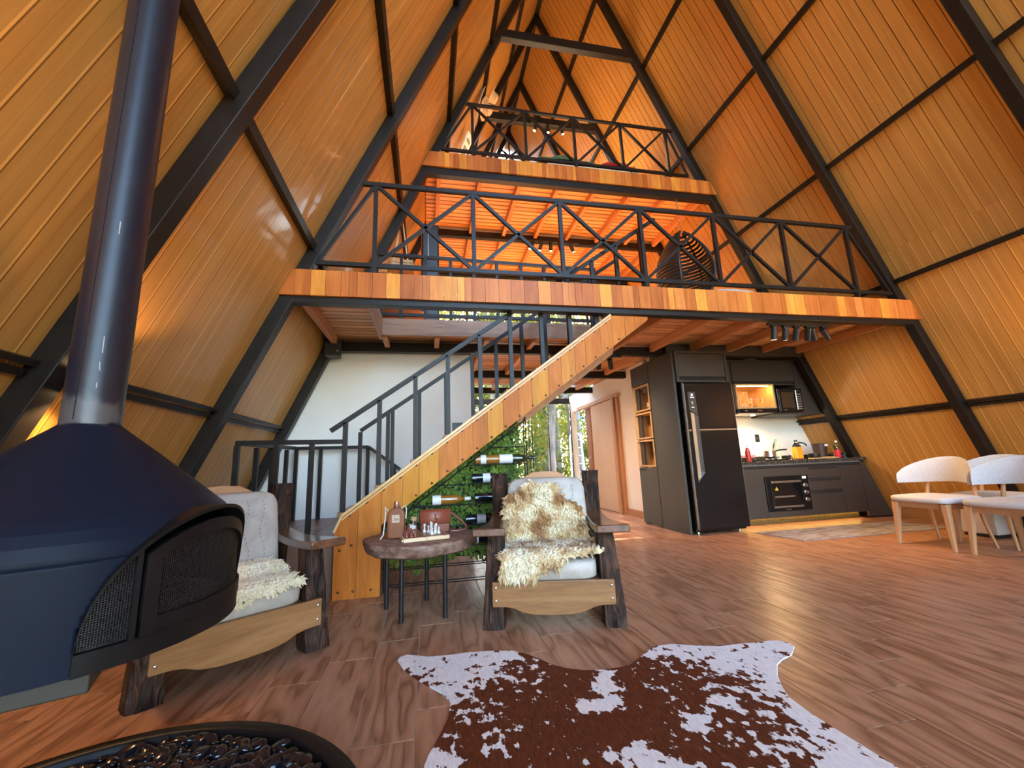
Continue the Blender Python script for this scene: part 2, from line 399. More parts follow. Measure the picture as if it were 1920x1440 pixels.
# rear glass, lower mezzanine
wm = empty('window_3', (0, 0, 0), kind='structure')
def wmx(t, z): return XC+t*(hw(z)-.14)
ts = [-1, -.72, -.44, -.16, .12, .40, .68, 1]
for k in range(7):
    za, zb = 2.46, 4.54; q0, q1 = ts[k], ts[k+1]
    xa, xb = XC+q0*(hw(za)-.14), XC+q1*(hw(za)-.14)
    if k == 0: pts = [(xa, za), (xb, za), (xb, zb), (wmx(-1, zb), zb)] if xb > wmx(-1, zb) else [(xa, za), (xb, za), (xb, 3.4)]
    elif k == 6: pts = [(xa, za), (xb, za), (wmx(1, zb), zb), (xa, zb)] if xa < wmx(1, zb) else [(xa, za), (xb, za), (xa, 3.4)]
    else: pts = [(xa, za), (xb, za), (min(xb, wmx(1, zb)), zb), (max(xa, wmx(-1, zb)), zb)]
    poly_pane('pane', pts, YB, wm)
    if k < 6:
        zt = min(zb, 2.247+(3.1785-.14-abs(xb-XC))*2.25); MB().box(xb-.02, xb+.02, YB-.02, YB+.03, za-.02, zt).build('mullion', STEEL, wm)
# rear gable apex glass
wa = empty('window_4', (0, 0, 0), kind='structure')
for (z0, z1) in ((4.72, 7.0), (7.0, 8.2), (8.2, 9.2)):
    for s in (-1, 1):
        poly_pane('pane', [(XC, z0), (XC+s*(hw(z0)-.1), z0), (XC+s*max(hw(z1)-.1, .02), z1), (XC, z1)], 9.10, wa)
for (p, q) in (((XC, 4.72), (XC, 9.2)), ((XC-.95, 7.0), (XC+.95, 7.0)), ((XC-.42, 8.2), (XC+.42, 8.2)), ((XC-.42, 8.2), (XC+.2, 8.75)), ((XC+.42, 8.2), (XC-.2, 8.75))):
    MB().bar((p[0], 9.1, p[1]), (q[0], 9.1, q[1]), .035, .035, up=(0, 1, 0)).build('mullion', STEEL, wa)

# ---- inner walls
def wallpoly(name, pts, y0, y1, mat=WHITE):
    o = MB().prism(pts, 'y', y0, y1).build(name, mat); setp(o, kind='structure'); return o
wallpoly('wall_stair', [(XC-hw(0)+.01, 0), (.52, 0), (.52, 2.24), (XC-hw(2.24)+.01, 2.24)], 4.90, 4.98)
o = MB().box(.44, .52, 4.98, 9.03, 0, 2.34).build('wall_corridor_left', WHITE); setp(o, kind='structure')
o = MB().box(3.20, 3.28, 5.62, 7.72, 0, 2.34).box(3.20, 3.28, 7.72, 9.03, 1.96, 2.34).box(3.20, 3.28, 8.85, 9.03, 0, 1.96).build('wall_corridor_right', WHITE); setp(o, kind='structure')
wallpoly('wall_kitchen', [(3.19, 0), (XC+hw(0)-.01, 0), (XC+hw(2.36)-.01, 2.36), (3.19, 2.36)], 5.40, 5.48)
wallpoly('wall_rear_left', [(XC-hw(0)+.01, 0), (.52, 0), (.52, 2.36), (XC-hw(2.36)+.01, 2.36)], 7.64, 7.70)
wallpoly('wall_rear_right', [(3.28, 0), (XC+hw(0)-.01, 0), (XC+hw(2.36)-.01, 2.36), (3.28, 2.36)], 7.55, 7.63)

# ---- mezzanines: slatted ceilings, joists, floors, edge boards
OPX0, OPX1, OPY0, OPY1 = -.50, 1.96, 3.42, 4.40
def slatted(name, zc, ya, yb, pitch, opening, jx, j_h, zfloor, jbeam):
    c = empty(name, (0, 0, 0), kind='structure')
    y = ya
    while y+pitch <= yb+.001:
        e = hw(zc)-.02
        spans = [(XC-e, XC+e)]
        if opening and y+pitch > OPY0 and y < OPY1: spans = [(XC-e, OPX0), (OPX1, XC+e)]
        for (a, b) in spans:
            l = b-a
            MB().hexa([(-l/2, .012, 0), (l/2, .012, 0), (l/2, pitch-.012, 0), (-l/2, pitch-.012, 0)], [(-l/2, .009, .016), (l/2, .009, .016), (l/2, pitch-.009, .016), (-l/2, pitch-.009, .016)]).build('slat', SLAT, c, ((a+b)/2, y, zc+jit(0, .0015)))
        y += pitch
    for x in jx:
        for k in range(len(jbeam)-1):
            a, b = jbeam[k]+.09, jbeam[k+1]
            if opening and OPX0-.05 < x < OPX1+.05 and a < OPY1: a = OPY1+.03
            if abs(x-XC) > hw(zc-j_h)-.1: continue
            MB().box(-.028, .028, a, b, -j_h, -.001).build('joist', JOIST, c, (x, 0, zc), bevel=.003)
    f = MB(); e = hw(zfloor)-.02
    if opening:
        for (x0, x1, y0, y1) in ((XC-e, OPX0, ya, OPY1), (OPX1, XC+e, ya, OPY1), (XC-e, XC+e, OPY1, yb)): f.box(x0, x1, y0, y1, zc+.045, zfloor)
    else: f.box(XC-e, XC+e, ya, yb, zc+.045, zfloor)
    fo = f.build('floor_'+('lower_mezzanine' if opening else 'upper_mezzanine'), pm('mezzanine_floor_boards', (.62, .32, .12), (.50, .25, .09), scale=3, stretch=(.3, 5, 1), rough=.35)); setp(fo, kind='structure')
    return c
jx1 = [-1.0+.55*k for k in range(12)]
slatted('ceiling', 2.345, 3.42, 7.66, .097, True, jx1, .10, 2.45, [3.33, 4.76, 6.19, 7.57])
jx2 = [.14+.545*k for k in range(8)]
slatted('ceiling_loft', 4.70, 4.85, 9.05, .0955, False, jx2, .10, 4.82, [4.76, 6.19, 7.62, 8.96])
# trim boards round the stairwell
tr = empty('trim_1', (0, 0, 0), kind='structure')
for (x0, x1, y0, y1, z0, z1) in ((OPX0, OPX1, OPY1-.03, OPY1-.001, 2.275, 2.46), (OPX0+.001, OPX0+.03, OPY0, OPY1-.031, 2.225, 2.46), (OPX1-.03, OPX1-.001, OPY0, OPY1-.031, 2.225, 2.46)):
    MB().box(x0, x1, y0, y1, z0, z1).build('trim_board', TRIMWOOD, tr, bevel=.003)
# edge boards
def edge_boards(name, yface, z0, z1, widths, seed):
    rng = random.Random(seed)
    t = empty(name, (0, yface, z0), kind='structure'); x = XC-hw(z0)
    while x < XC+hw(z0)-.005:
        w = rng.choice(widths)*rng.uniform(.92, 1.08); xb = min(x+w, XC+hw(z0))
        h = z1-z0
        def cl(xx, z): return max(XC-hw(z)+.004, min(XC+hw(z)-.004, xx))
        a0, a1, b0, b1 = cl(x+.0012, z0), cl(xb-.0012, z0), cl(x+.0012, z1), cl(xb-.0012, z1)
        cx = (a0+a1)/2
        if a1-a0 > .004:
            pr = rng.uniform(0, .0025)
            MB().hexa([(a0-cx, -pr, 0), (a1-cx, -pr, 0), (a1-cx, .022, 0), (a0-cx, .022, 0)], [(b0-cx, -pr, h), (b1-cx, -pr, h), (b1-cx, .022, h), (b0-cx, .022, h)]).build('edge_board', FASCIA, t, (cx, 0, 0))
        x = xb
    return t
edge_boards('trim_2', 3.305, 2.25, 2.465, [.105, .11, .115, .06, .12], 3)
edge_boards('trim_3', 4.735, 4.64, 4.85, [.07, .09, .075, .05, .1], 5)
#__PART2__
# ---- ridge cap and the corridor's rear part
o = MB().prism([(XC-.10, 9.30), (XC+.10, 9.30), (XC+.06, 9.42), (XC-.06, 9.42)], 'y', Y0, Y1).build('trim_ridge', STEEL); setp(o, kind='structure')
o = MB().prism([(XC-.22, 9.28), (XC, 9.46), (XC+.22, 9.28), (XC+.25, 9.40), (XC, 9.62), (XC-.25, 9.40)], 'y', Y0, Y1).build('ceiling_ridge_cap', STEEL); setp(o, kind='structure')

# ================================================================== railings
T = .034
def seg(name, p, q, parent, w=T, mat=STEEL):
    return MB().bar(p, q, w, w).build(name, mat, parent)
def x_railing(name, label, y, xs, zb, zt, x_end, right_end, left_top, right_top):
    t = empty(name, (0, y, 0), 0, label, 'railing')
    MB().box(left_top, right_top, -T/2, T/2, zt-T/2, zt+T/2).build('top_rail', STEEL, t)
    MB().box(x_end, right_end, -T/2, T/2, zb-T/2, zb+T/2).build('bottom_rail', STEEL, t)
    for x in xs: MB().box(x-T/2, x+T/2, -T/2, T/2, zb+T/2, zt-T/2).build('post', STEEL, t)
    for a, b in zip(xs[:-1], xs[1:]):
        seg('brace', (a+.02, 0, zb+.02), (b-.02, 0, zt-.02), t, T*.8); seg('brace', (a+.02, 0, zt-.02), (b-.02, 0, zb+.02), t, T*.8)
    seg('end_brace', (x_end+.02, 0, zb+.02), (xs[0]-.02, 0, zt-.03), t, T*.8); seg('end_brace', (right_end-.02, 0, zb+.02), (xs[-1]+.02, 0, zt-.03), t, T*.8)
    for x in (xs[0], xs[len(xs)//2], xs[-1]): MB().box(x-.02, x+.02, -.02, .02, zb-.08, zb-T/2).build('foot', STEEL, t)
    return t
x_railing('mezzanine_railing', 'long black steel railing with X braces on the lower mezzanine edge', 3.345, [-.436, .397, 1.21, 2.025, 2.835, 3.65, 4.48], 2.545, 3.297, -.885, 4.93, -.545, 4.56)
x_railing('loft_railing', 'shorter black steel railing with X braces on the upper loft edge', 4.79, [.585, 1.312, 2.02, 2.735, 3.455], 4.945, 5.68, .17, 3.76, .48, 3.60)

def rail_line(parent, name, pts, y, posts, zfun, base, w=.034):
    for p, q in zip(pts[:-1], pts[1:]): seg(name, (p[0], y, p[1]), (q[0], y, q[1]), parent, w)
    for x in posts: MB().box(x-w/2, x+w/2, y-w/2, y+w/2, base(x), zfun(x)-.012).build('post', STEEL, parent)
# stair guard, front and rear, one welded piece each
def zo(x): return 1.248+.693*(x+.663)
def zst(x): return .42+.7215*(x+.615)
sr = empty('stair_railing', (0, 0, 0), 0, 'black steel handrail with upright posts on the near side of the stair', 'railing')
rail_line(sr, 'handrail', [(-.74, 1.195), (2.24, zo(2.24))], 3.445, [-.632, -.379, -.10, .165, .44, .712, 1.0, 1.27, 1.53, 1.79, 2.06], zo, lambda x: zst(x)+.02)
def zi_(x): return 1.246+.693*(x+.618)
si = empty('stair_railing', (0, 0, 0), 0, 'black steel handrail on the far side of the stair, behind the near one', 'railing')
rail_line(si, 'handrail', [(-.618, 1.246), (2.13, zi_(2.13))], 4.10, [-.618, -.371, -.33, -.08, .175, .44, .69, .97, 1.23, 1.5, 1.78, 2.13], zi_, lambda x: max(zst(x)-.05, .42))
# landing guard
lr = empty('landing_railing', (0, 0, 0), 0, 'low black steel railing round the stair landing behind the left armchair', 'railing')
for (p, q) in (((-1.385, 3.445, 1.12), (-.645, 3.445, 1.11)), ((-1.385, 3.445, 1.12), (-1.36, 4.80, 1.135)), ((-1.36, 4.80, 1.135), (-.635, 4.80, 1.128)), ((-.635, 4.80, 1.128), (-.30, 4.80, .876))): seg('handrail', p, q, lr)
for (x, y, z0, z1) in ((-1.385, 3.445, .40, 1.1), (-1.38, 3.8, .40, 1.1), (-1.375, 4.15, .40, 1.11), (-1.365, 4.5, .40, 1.11), (-1.36, 4.8, .40, 1.12), (-1.115, 3.445, .40, 1.1), (-.87, 3.445, .40, 1.1), (-1.12, 4.8, .40, 1.12), (-.885, 4.8, .40, 1.12), (-.64, 4.8, .40, 1.12), (-.36, 4.8, .20, .90)):
    MB().box(x-T/2, x+T/2, y-T/2, y+T/2, z0, z1).build('post', STEEL, lr)
# stairwell guard on the mezzanine floor
wg = empty('stairwell_railing', (0, 0, 0), 0, 'black steel railing round the stairwell seen through the mezzanine edge railing', 'railing')
rail_line(wg, 'handrail', [(-.55, 3.235), (2.0, 3.19)], 4.45, [-.55, -.29, -.025, .254, .52, .79, 1.08, 1.36, 1.65, 2.0], lambda x: 3.22, lambda x: 2.462)
rail_line(wg, 'bottom_rail', [(-.55, 2.53), (2.0, 2.53)], 4.45, [], None, None)
# ================================================================== stair
STRB = wood('stair_stringer_board', [(.36, .115, .018), (.49, .17, .027), (.60, .24, .045)], stretch=(3, 3, .35), scale=3, rough=.42, coat=.03, grain=.6, spec=.16,
            vary=[(.95, .82, .7), (1.05, 1.08, .85), (.9, .72, .6), (1.12, 1.3, .8), (1, .88, .72), (.86, .7, .6), (1.05, 1.2, .8)])
BRASS = pm('screw_metal', (.14, .085, .05), scale=30, rough=.35, metal=.9)
st = empty('staircase', (0, 0, 0), 0, 'wooden staircase with a stringer of mixed vertical boards rising to the mezzanine', 'staircase')
def s_bot(x): return 0.0 if x < -.3355 else .484+.715*(x+.336)
def s_top(x): return min(.45+2.4*(x+.66) if x < -.615 else .558+.7215*(x+.615), 2.172)
xs = [-.66, -.50, -.336]; rng = random.Random(11)
while xs[-1] < 1.93: xs.append(xs[-1]+rng.choice([.10, .13, .115, .15, .12]))
xs[-1] = 1.985
for a, b in zip(xs[:-1], xs[1:]):
    e = .0012; cx = (a+b)/2
    bl = 0 if a < -.34 else s_bot(a+.0005)
    br = 0 if b < -.33 else s_bot(b)
    pts = [(a+e-cx, bl), (b-e-cx, br)]
    pts += [(b-e-cx, s_top(b))]
    if a < -.615 < b: pts += [(-.615-cx, s_top(-.6149))]
    if a < 1.622 < b: pts += [(1.622-cx, 2.172)]
    pts += [(a+e-cx, s_top(a))]
    pr = rng.uniform(0, .003)
    MB().prism(pts, 'y', 3.32-pr, 3.345).build('stringer_board', STRB, st, (cx, 0, 0))
MB().prism([(-.336, .49), (1.97, 2.13), (1.6, 2.15), (-.6, .54), (-.64, .44), (-.64, .05), (-.36, .05)], 'y', 3.346, 3.385).build('stringer_core', JOIST, st)
cap = wood('stair_cap_moulding', [(.55, .33, .12), (.68, .45, .20)], stretch=(.5, 3, 3), scale=4, rough=.35, coat=.3)
q = MB(); q.bar((-.612, 3.345, .568), (1.618, 3.345, 2.178), .075, .018); q.bar((-.612, 3.315, .540), (1.618, 3.315, 2.150), .012, .012); q.bar((-.662, 3.345, .455), (-.612, 3.345, .568), .075, .016)
q.build('cap_moulding', cap, st)
sm = MB().sphere((0, 0, 0), (.0095, .005, .0095), 8, 6).mesh('screw', smooth=True)
for k in range(20):
    x = -.56+k*.118
    if x < 1.62: link('screw', sm, BRASS, st, (x, 3.316, s_top(x)-.03))
    if x > -.30: link('screw', sm, BRASS, st, (x, 3.316, s_bot(x)+.025))
for (x, z) in ((-.62, .05), (-.52, .05), (-.40, .05), (-.62, .33), (-.54, .36), (-.42, .35), (-.38, .40), (-.62, .42)): link('screw', sm, BRASS, st, (x, 3.316, z))
# inner stringer, treads, landing
MB().prism([(-.64, .20), (-.62, .52), (1.6, 2.12), (2.0, 2.16), (1.97, 2.02), (-.30, .40)], 'y', 4.06, 4.10).build('inner_stringer', JOIST, st)
TREAD = wood('tread_wood', [(.26, .12, .06), (.36, .18, .09)], stretch=(3, .3, 3), scale=4, rough=.35)
for k in range(10):
    x = -.64+.262*k; z = .40+.1855*(k+1)
    MB().box(x-.02, x+.262, 3.387, 4.058, z-.04, z).build('tread', TREAD, st, bevel=.004)
LAND = pm('landing_tile', (.22, .085, .055), (.16, .06, .04), scale=5, rough=.35)
ld = MB().box(-1.40, -.64, 3.40, 4.88, 0, .385).build('landing', pm('landing_side', (.20, .11, .07), scale=4, rough=.5), st)
for i in range(3):
    for j in range(5):
        MB().box(-1.398+.252*i+.003, -1.398+.252*(i+1)-.003, 3.402+.295*j+.003, 3.402+.295*(j+1)-.003, .385, .40).build('landing_tile', LAND, ld)
MB().box(-.64, -.38, 4.15, 4.88, 0, .20).build('lower_step', LAND, st)

# ---- living wall of artificial leaves with wine rack under the stair
LEAF = pm('artificial_leaf', (.17, .26, .035), (.045, .10, .014), scale=9, rough=.5, lo=.3, hi=.7, rnd=3)
gw = empty('leaf_wall', (0, 3.53, 0), 0, 'upright panel of dense green artificial leaves under the stair', 'leaf panel')
def gtop(x): return s_bot(x)+.03
MB().prism([(-.30, .20), (.72, .17), (.72, gtop(.72)), (-.30, gtop(-.30))], 'y', .0, .03).build('backing', pm('leaf_backing', (.02, .05, .012), scale=12, rough=.9), gw)
leaf = MB(); rng = random.Random(5)
n = 0
while n < 5200:
    x = rng.uniform(-.31, .76); z = rng.uniform(.10, 1.30)
    lo_ = .19+.05*math.sin(x*9)-(.06 if -.1 < x < .2 else 0)
    hi_ = gtop(min(x, .72))+.0
    if z < lo_ or z > hi_: continue
    n += 1
    y = -.005-rng.random()*.055; l = rng.uniform(.022, .046); a = rng.uniform(-1.2, 1.2)-math.pi/2*rng.choice([1, 1, .6]); tl = rng.uniform(-.7, .5)
    d = Vector((math.cos(a), -.35-.4*rng.random(), math.sin(a))).normalized(); sdv = Vector((-math.sin(a), tl, math.cos(a))).normalized()*l*.3
    p = Vector((x, y, z)); q1 = p+d*l*.5; q2 = p+d*l
    leaf.add([p, q1+sdv+Vector((0, -.003, 0)), q2, q1-sdv], [(0, 1, 2, 3)])
o = leaf.build('leaves', LEAF, gw, fix=False); setp(o, kind='stuff')
IRON = pm('black_iron', (.012, .012, .013), scale=20, rough=.4)
wr = empty('wine_rack', (0, 3.40, 0), 0, 'thin black iron wine rack in front of the leaf wall', 'rack')
rods = [(1.03, .50, .79), (.892, .31, .80), (.745, .06, .80), (.590, -.12, .80), (.430, -.26, .80), (.283, -.30, .80), (.147, -.32, .80), (.03, -.32, .80)]
for (z, a, b) in rods:
    MB().tube([(a, 0, z), (b, 0, z)], .004, 6).build('rod', IRON, wr); MB().tube([(a, .07, z), (b, .07, z)], .004, 6).build('rod', IRON, wr)
for x in (.785,): MB().tube([(x, 0, 0), (x, 0, 1.24)], .005, 6).build('upright', IRON, wr); MB().tube([(x+.03, .05, 0), (x+.03, .05, 1.28)], .005, 6).build('upright', IRON, wr)
MB().tube([(-.32, 0, 0), (-.32, 0, .46)], .006, 6).build('upright', IRON, wr)
MB().tube([(-.30, -.01, .46), (.80, -.01, 1.25)], .006, 6).build('brace', IRON, wr)
MB().tube([(.785, 0, 1.24), (.815, .05, 1.28)], .005, 6).build('link', IRON, wr)
# bottles lying on the rods (neck to the right)
def wine_bottle(label, x, z, mat, labc, lab=(.10, .19), neck=None, cap=(.01, .01, .012), r=.037, flip=False):
    t = empty('wine_bottle', (x, 3.435, z+r+.004), 0, label, 'bottle', 'bottles in the wine rack')
    L_ = .30; p = [(.02, 0), (r, .004), (r, .185), (r*.75, .215), (.014, .235), (.0135, .295), (.016, .296), (.016, .30)]
    MB().lathe(p, n=20, axis='x').build('body', mat, t, smooth=True)
    MB().lathe([(r+.0006, lab[0]), (r+.0006, lab[1])], n=20, axis='x', caps=False).build('label', pm('bottle_label_'+labc, {'white': (.75, .76, .78), 'grey': (.35, .37, .42)}[labc], scale=60, rough=.6), t, smooth=True)
    MB().lathe([(.0150, .252), (.0150, .302), (.012, .303)], n=14, axis='x').build('capsule', pm('capsule_%d' % int(cap[0]*1000), cap, scale=20, rough=.35), t, smooth=True)
    if flip: t.rotation_euler = (0, 0, math.pi); t.location.x += .30
    return t
BK = pm('dark_bottle_glass', (.006, .010, .012), scale=5, rough=.06, spec=.9, coat=.6)
GR = pm('green_bottle_glass', (.02, .035, .012), scale=5, rough=.06, spec=.9, coat=.6)
AM = pm('amber_wine_bottle', (.30, .13, .02), (.22, .09, .015), scale=5, rough=.06, spec=.8, coat=.6)
wine_bottle('amber bottle with a square white label on the top rod of the wine rack', .375, .893, AM, 'white', (.045, .09))
wine_bottle('dark green bottle with a long white label beside the amber bottle on the top rod', .575, .893, GR, 'white', (.0, .11), flip=False)
wine_bottle('black bottle with a pale square label on the second rod, behind the armchair post', .345, .746, BK, 'white', (.09, .15))
wine_bottle('golden bottle with a white dotted label on the third rod above the handbag', .035, .591, AM, 'white', (.0, .065), cap=(.75, .75, .76))
wine_bottle('black unlabelled bottle on the third rod, right of the golden bottle', .365, .591, BK, 'grey', (.17, .18))
wine_bottle('black glossy bottle on the fourth rod beside the armchair arm', .29, .431, BK, 'grey', (.09, .16))
wine_bottle('black bottle on the low rod behind the edge of the slab table', .33, .284, BK, 'white', (.02, .06))

# ---- switch plates
PLATE = pm('black_plastic', (.02, .02, .021), scale=20, rough=.4)
def switch(label, x, y, z, w=.12, h=.12):
    t = empty('light_switch', (x, y, z), 0, label, 'switch')
    MB().box(-w/2, w/2, -.01, 0, -h/2, h/2).build('plate', PLATE, t, bevel=.003); MB().box(-w*.2, w*.2, -.015, -.0095, -h*.18, h*.18).build('rocker', pm('switch_rocker', (.06, .06, .06), scale=20, rough=.35), t)
switch('black light switch on the white wall behind the stair', .342, 4.898, 1.325)
switch('dark wall socket on the white kitchen backsplash', 4.815, 5.398, 1.12, .07, .11)
#__PART3__
# ================================================================== kitchen
CAB = pm('taupe_cabinet_laminate', (.044, .036, .029), (.039, .032, .026), scale=2, rough=.45)
CABD = pm('dark_gap', (.008, .007, .006), scale=5, rough=.8)
OAK = wood('niche_oak', [(.45, .27, .12), (.58, .38, .19)], stretch=(1, 1, 1), scale=4, rough=.5)
# tall unit: side panel with three open niches towards the corridor
tc = empty('tall_cabinet', (3.0, 4.5, 0), 0, 'tall taupe cabinet with three open oak niches beside the refrigerator', 'cabinet')
MB().box(-.03, 0, .03, .60, 0, 2.195).build('side_panel', CAB, tc, bevel=.002)
MB().box(0, .03, .96, 1.10, 0, 2.195).box(-.03, 0, .62, 1.10, 1.92, 2.195).build('filler_panel', CAB, tc)
for k, z in enumerate((.775, 1.155, 1.54)):
    n_ = MB(); t_ = .022; y0, y1, z0, z1 = .63, 1.08, z, z+.365
    n_.box(-.035, .18, y0, y1, z0, z0+t_); n_.box(-.035, .18, y0, y1, z1-t_, z1); n_.box(-.035, .18, y0, y0+t_, z0+t_, z1-t_); n_.box(-.035, .18, y1-t_, y1, z0+t_, z1-t_); n_.box(.16, .18, y0+t_, y1-t_, z0+t_, z1-t_)
    n_.build('niche', OAK, tc)
d = MB().box(-.03, 0, .62, 1.09, .02, .765).build('door', CAB, tc, bevel=.002); MB().box(-.034, -.029, .90, 1.07, .725, .745).build('finger_pull', CABD, d)
MB().box(-.0305, -.0295, .600, .618, .0, 2.19).build('shadow_gap', CABD, tc)
gb = empty('glass_bottle', (3.06, 5.28, 1.563), 0, 'clear glass bottle in the top niche of the tall cabinet', 'bottle')
CLEAR = glass('clear_glass'); 
MB().lathe([(.035, 0), (.04, .005), (.04, .12), (.015, .17), (.013, .20), (.017, .205), (.017, .21)], n=16).build('body', CLEAR, gb, smooth=True)
MB().lathe([(.014, .2), (.014, .23)], n=12).build('stopper', CLEAR, gb, smooth=True)
MB().lathe([(.0405, .03), (.0405, .09)], n=16, caps=False).build('label', pm('small_label', (.7, .65, .5), scale=20, rough=.6), gb)
# cabinet above the fridge and the panel above
oc = empty('overhead_cabinet', (3.0, 4.5, 0), 0, 'taupe cabinet above the black refrigerator', 'cabinet')
MB().box(.002, .035, 0, .85, 1.80, 2.195).box(.695, .73, 0, .85, 1.80, 2.195).box(.035, .695, 0, .85, 2.165, 2.195).box(.035, .695, .02, .85, 1.80, 1.825).build('carcass', CAB, oc)
d = MB().box(.04, .69, .004, .022, 1.865, 2.16).build('door', CAB, oc, bevel=.002); MB().box(.04, .69, .012, .03, 1.828, 1.86).build('finger_gap', CABD, oc)
gp = MB().prism([(3.03, 2.198), (XC+hw(2.198)-.13, 2.198), (XC+hw(2.33)-.02, 2.338), (3.03, 2.338)], 'y', 4.70, 4.755).build('filler_panel', CAB); setp(gp, 'plain taupe panel closing the gap between kitchen cabinets and ceiling joists', 'panel')
# refrigerator
FR = pm('black_fridge_steel', (.009, .008, .008), (.007, .006, .006), scale=3, stretch=(1, 1, 8), rough=.25, spec=.28)
SILV = pm('satin_silver_trim', (.55, .52, .46), scale=20, rough=.28, metal=.9)
rf = empty('refrigerator', (3.04, 4.46, 0), 0, 'tall black two-door refrigerator with slanted silver handle recess', 'refrigerator')
MB().box(0, .665, .05, .74, .03, 1.755).build('body', FR, rf, bevel=.008)
for (z0, z1, nm) in ((.06, 1.195, 'lower_door'), (1.21, 1.775, 'upper_door')):
    MB().box(-.005, .670, -.012, .045, z0, z1).build(nm, FR, rf, bevel=.012)
MB().box(0, .665, -.002, .05, 1.196, 1.209).build('divider', SILV, rf)
MB().box(-.007, -.002, -.014, .02, .06, 1.775).build('edge_trim', SILV, rf); MB().box(.668, .672, -.012, .02, .06, 1.775).build('edge_trim', SILV, rf)
h = MB().prism([(.055, 1.42), (.155, 1.37), (.155, .70), (.055, .60)], 'y', -.0135, -.0125).build('handle_recess', pm('handle_recess_grey', (.10, .11, .12), scale=6, rough=.3, metal=.6), rf)
MB().prism([(.055, 1.415), (.098, 1.394), (.098, .655), (.055, .615)], 'y', -.020, -.0136).build('handle_bar', pm('handle_champagne', (.60, .50, .34), scale=8, rough=.3, metal=.7), h)
MB().prism([(.098, .72), (.155, .70), (.06, .60), (.05, .59), (.055, .615), (.098, .655)], 'y', -.019, -.0136).build('handle_tip', pm('handle_blue_grey', (.16, .22, .34), scale=8, rough=.25, metal=.6), h)
c_ = MB().prism([(.045, 1.665), (.145, 1.665), (.155, 1.38), (.045, 1.44)], 'y', -.0145, -.0125).build('control_panel', pm('control_panel_grey', (.06, .055, .05), scale=6, rough=.25), rf)
ICON = emis('panel_icon_light', (.8, .8, .75), .35, (.6, .6, .6))
for (x0, x1, z0, z1) in ((.088, .112, 1.615, 1.64), (.075, .125, 1.592, 1.600), (.085, .105, 1.535, 1.541), (.095, .105, 1.515, 1.52), (.08, .115, 1.47, 1.478)): MB().box(x0, x1, -.0152, -.0144, z0, z1).build('icon', ICON, c_)
for x in (.05, .6): MB().lathe([(.02, 0), (.02, .05)], (x, .1, 0), 12).build('foot', SILV, rf)
# worktop and lower cabinets
KX0, KX1 = 3.735, 5.86
YK = 4.70
def kx(z): return XC+hw(z)-.03
lc = empty('lower_cabinet', (0, 0, 0), 0, 'taupe lower kitchen cabinet with drawers, slanted right end', 'cabinet')
MB().prism([(KX0, .10), (5.74, .10), (5.74, .755), (KX0, .755)], 'y', YK+.02, 5.39).build('carcass', CAB, lc)
MB().prism([(5.745, .02), (6.14, .02), (5.83, .70), (5.745, .765)], 'y', YK, YK+.03).build('slanted_end_panel', CAB, lc)
MB().prism([(KX0, .09), (4.205, .09), (4.205, .70), (KX0, .70)], 'y', YK, YK+.018).build('front_panel', CAB, lc, bevel=.002)
MB().prism([(4.205, .09), (4.87, .09), (4.87, .165), (4.205, .165)], 'y', YK, YK+.018).build('front_panel', CAB, lc)
MB().box(4.205, 4.87, YK, YK+.018, .60, .70).build('front_panel', CAB, lc)
for (z0, z1) in ((.55, .70), (.395, .545), (.09, .39)):
    d = MB().box(4.875, 5.40, YK, YK+.018, z0, z1-.003).build('drawer', CAB, lc, bevel=.002)
    if z1 < .6 or z0 > .5: MB().box(4.90, 5.375, YK-.001, YK+.004, z1-.033, z1-.010).build('finger_gap', CABD, d)
d = MB().box(5.405, 5.74, YK, YK+.018, .09, .697).build('door', CAB, lc, bevel=.002)
MB().box(KX0, 5.74, YK+.006, YK+.02, .703, .735).build('shadow_gap', CABD, lc)
MB().box(KX0, 5.74, YK-.002, YK+.02, .735, .757).build('top_rail', pm('cabinet_rail_grey', (.16, .14, .12), scale=4, rough=.4), lc)
PL = MB().box(KX0, 5.70, YK+.10, YK+.12, 0, .10).build('plinth', pm('wet_plinth', (.12, .085, .03), (.06, .045, .02), scale=30, rough=.4), lc)
LED = emis('warm_led_strip', (1, .58, .14), 5)
MB().box(KX0+.05, 5.68, YK+.075, YK+.085, .088, .094).build('led_strip', LED, lc)
def granite():
    m, nt, b = nodes('black_granite'); v = coords(nt); vo = N(nt, 'ShaderNodeTexVoronoi'); vo.inputs['Scale'].default_value = 130; nt.links.new(v, vo.inputs['Vector'])
    r = ramp(nt, vo.outputs['Color'], [(.0, (.012, .012, .012)), (.62, (.02, .02, .02)), (.8, (.16, .15, .12)), (1, (.3, .28, .22))]); nt.links.new(r.outputs[0], b.inputs['Base Color']); b.inputs['Roughness'].default_value = .12; return m
GRAN = granite()
wt = empty('worktop', (0, 0, 0), 0, 'speckled black granite worktop along the kitchen wall', 'worktop')
MB().prism([(KX0, YK-.02), (5.845, YK-.02), (5.845, 5.39), (KX0, 5.39)], 'z', .758, .796).build('slab', GRAN, wt, bevel=.003)
MB().box(KX0, 5.70, 5.36, 5.395, .796, .85).build('splash_upstand', GRAN, wt); MB().box(5.66, 5.80, 4.86, 5.36, .796, .865).build('splash_upstand', GRAN, wt)
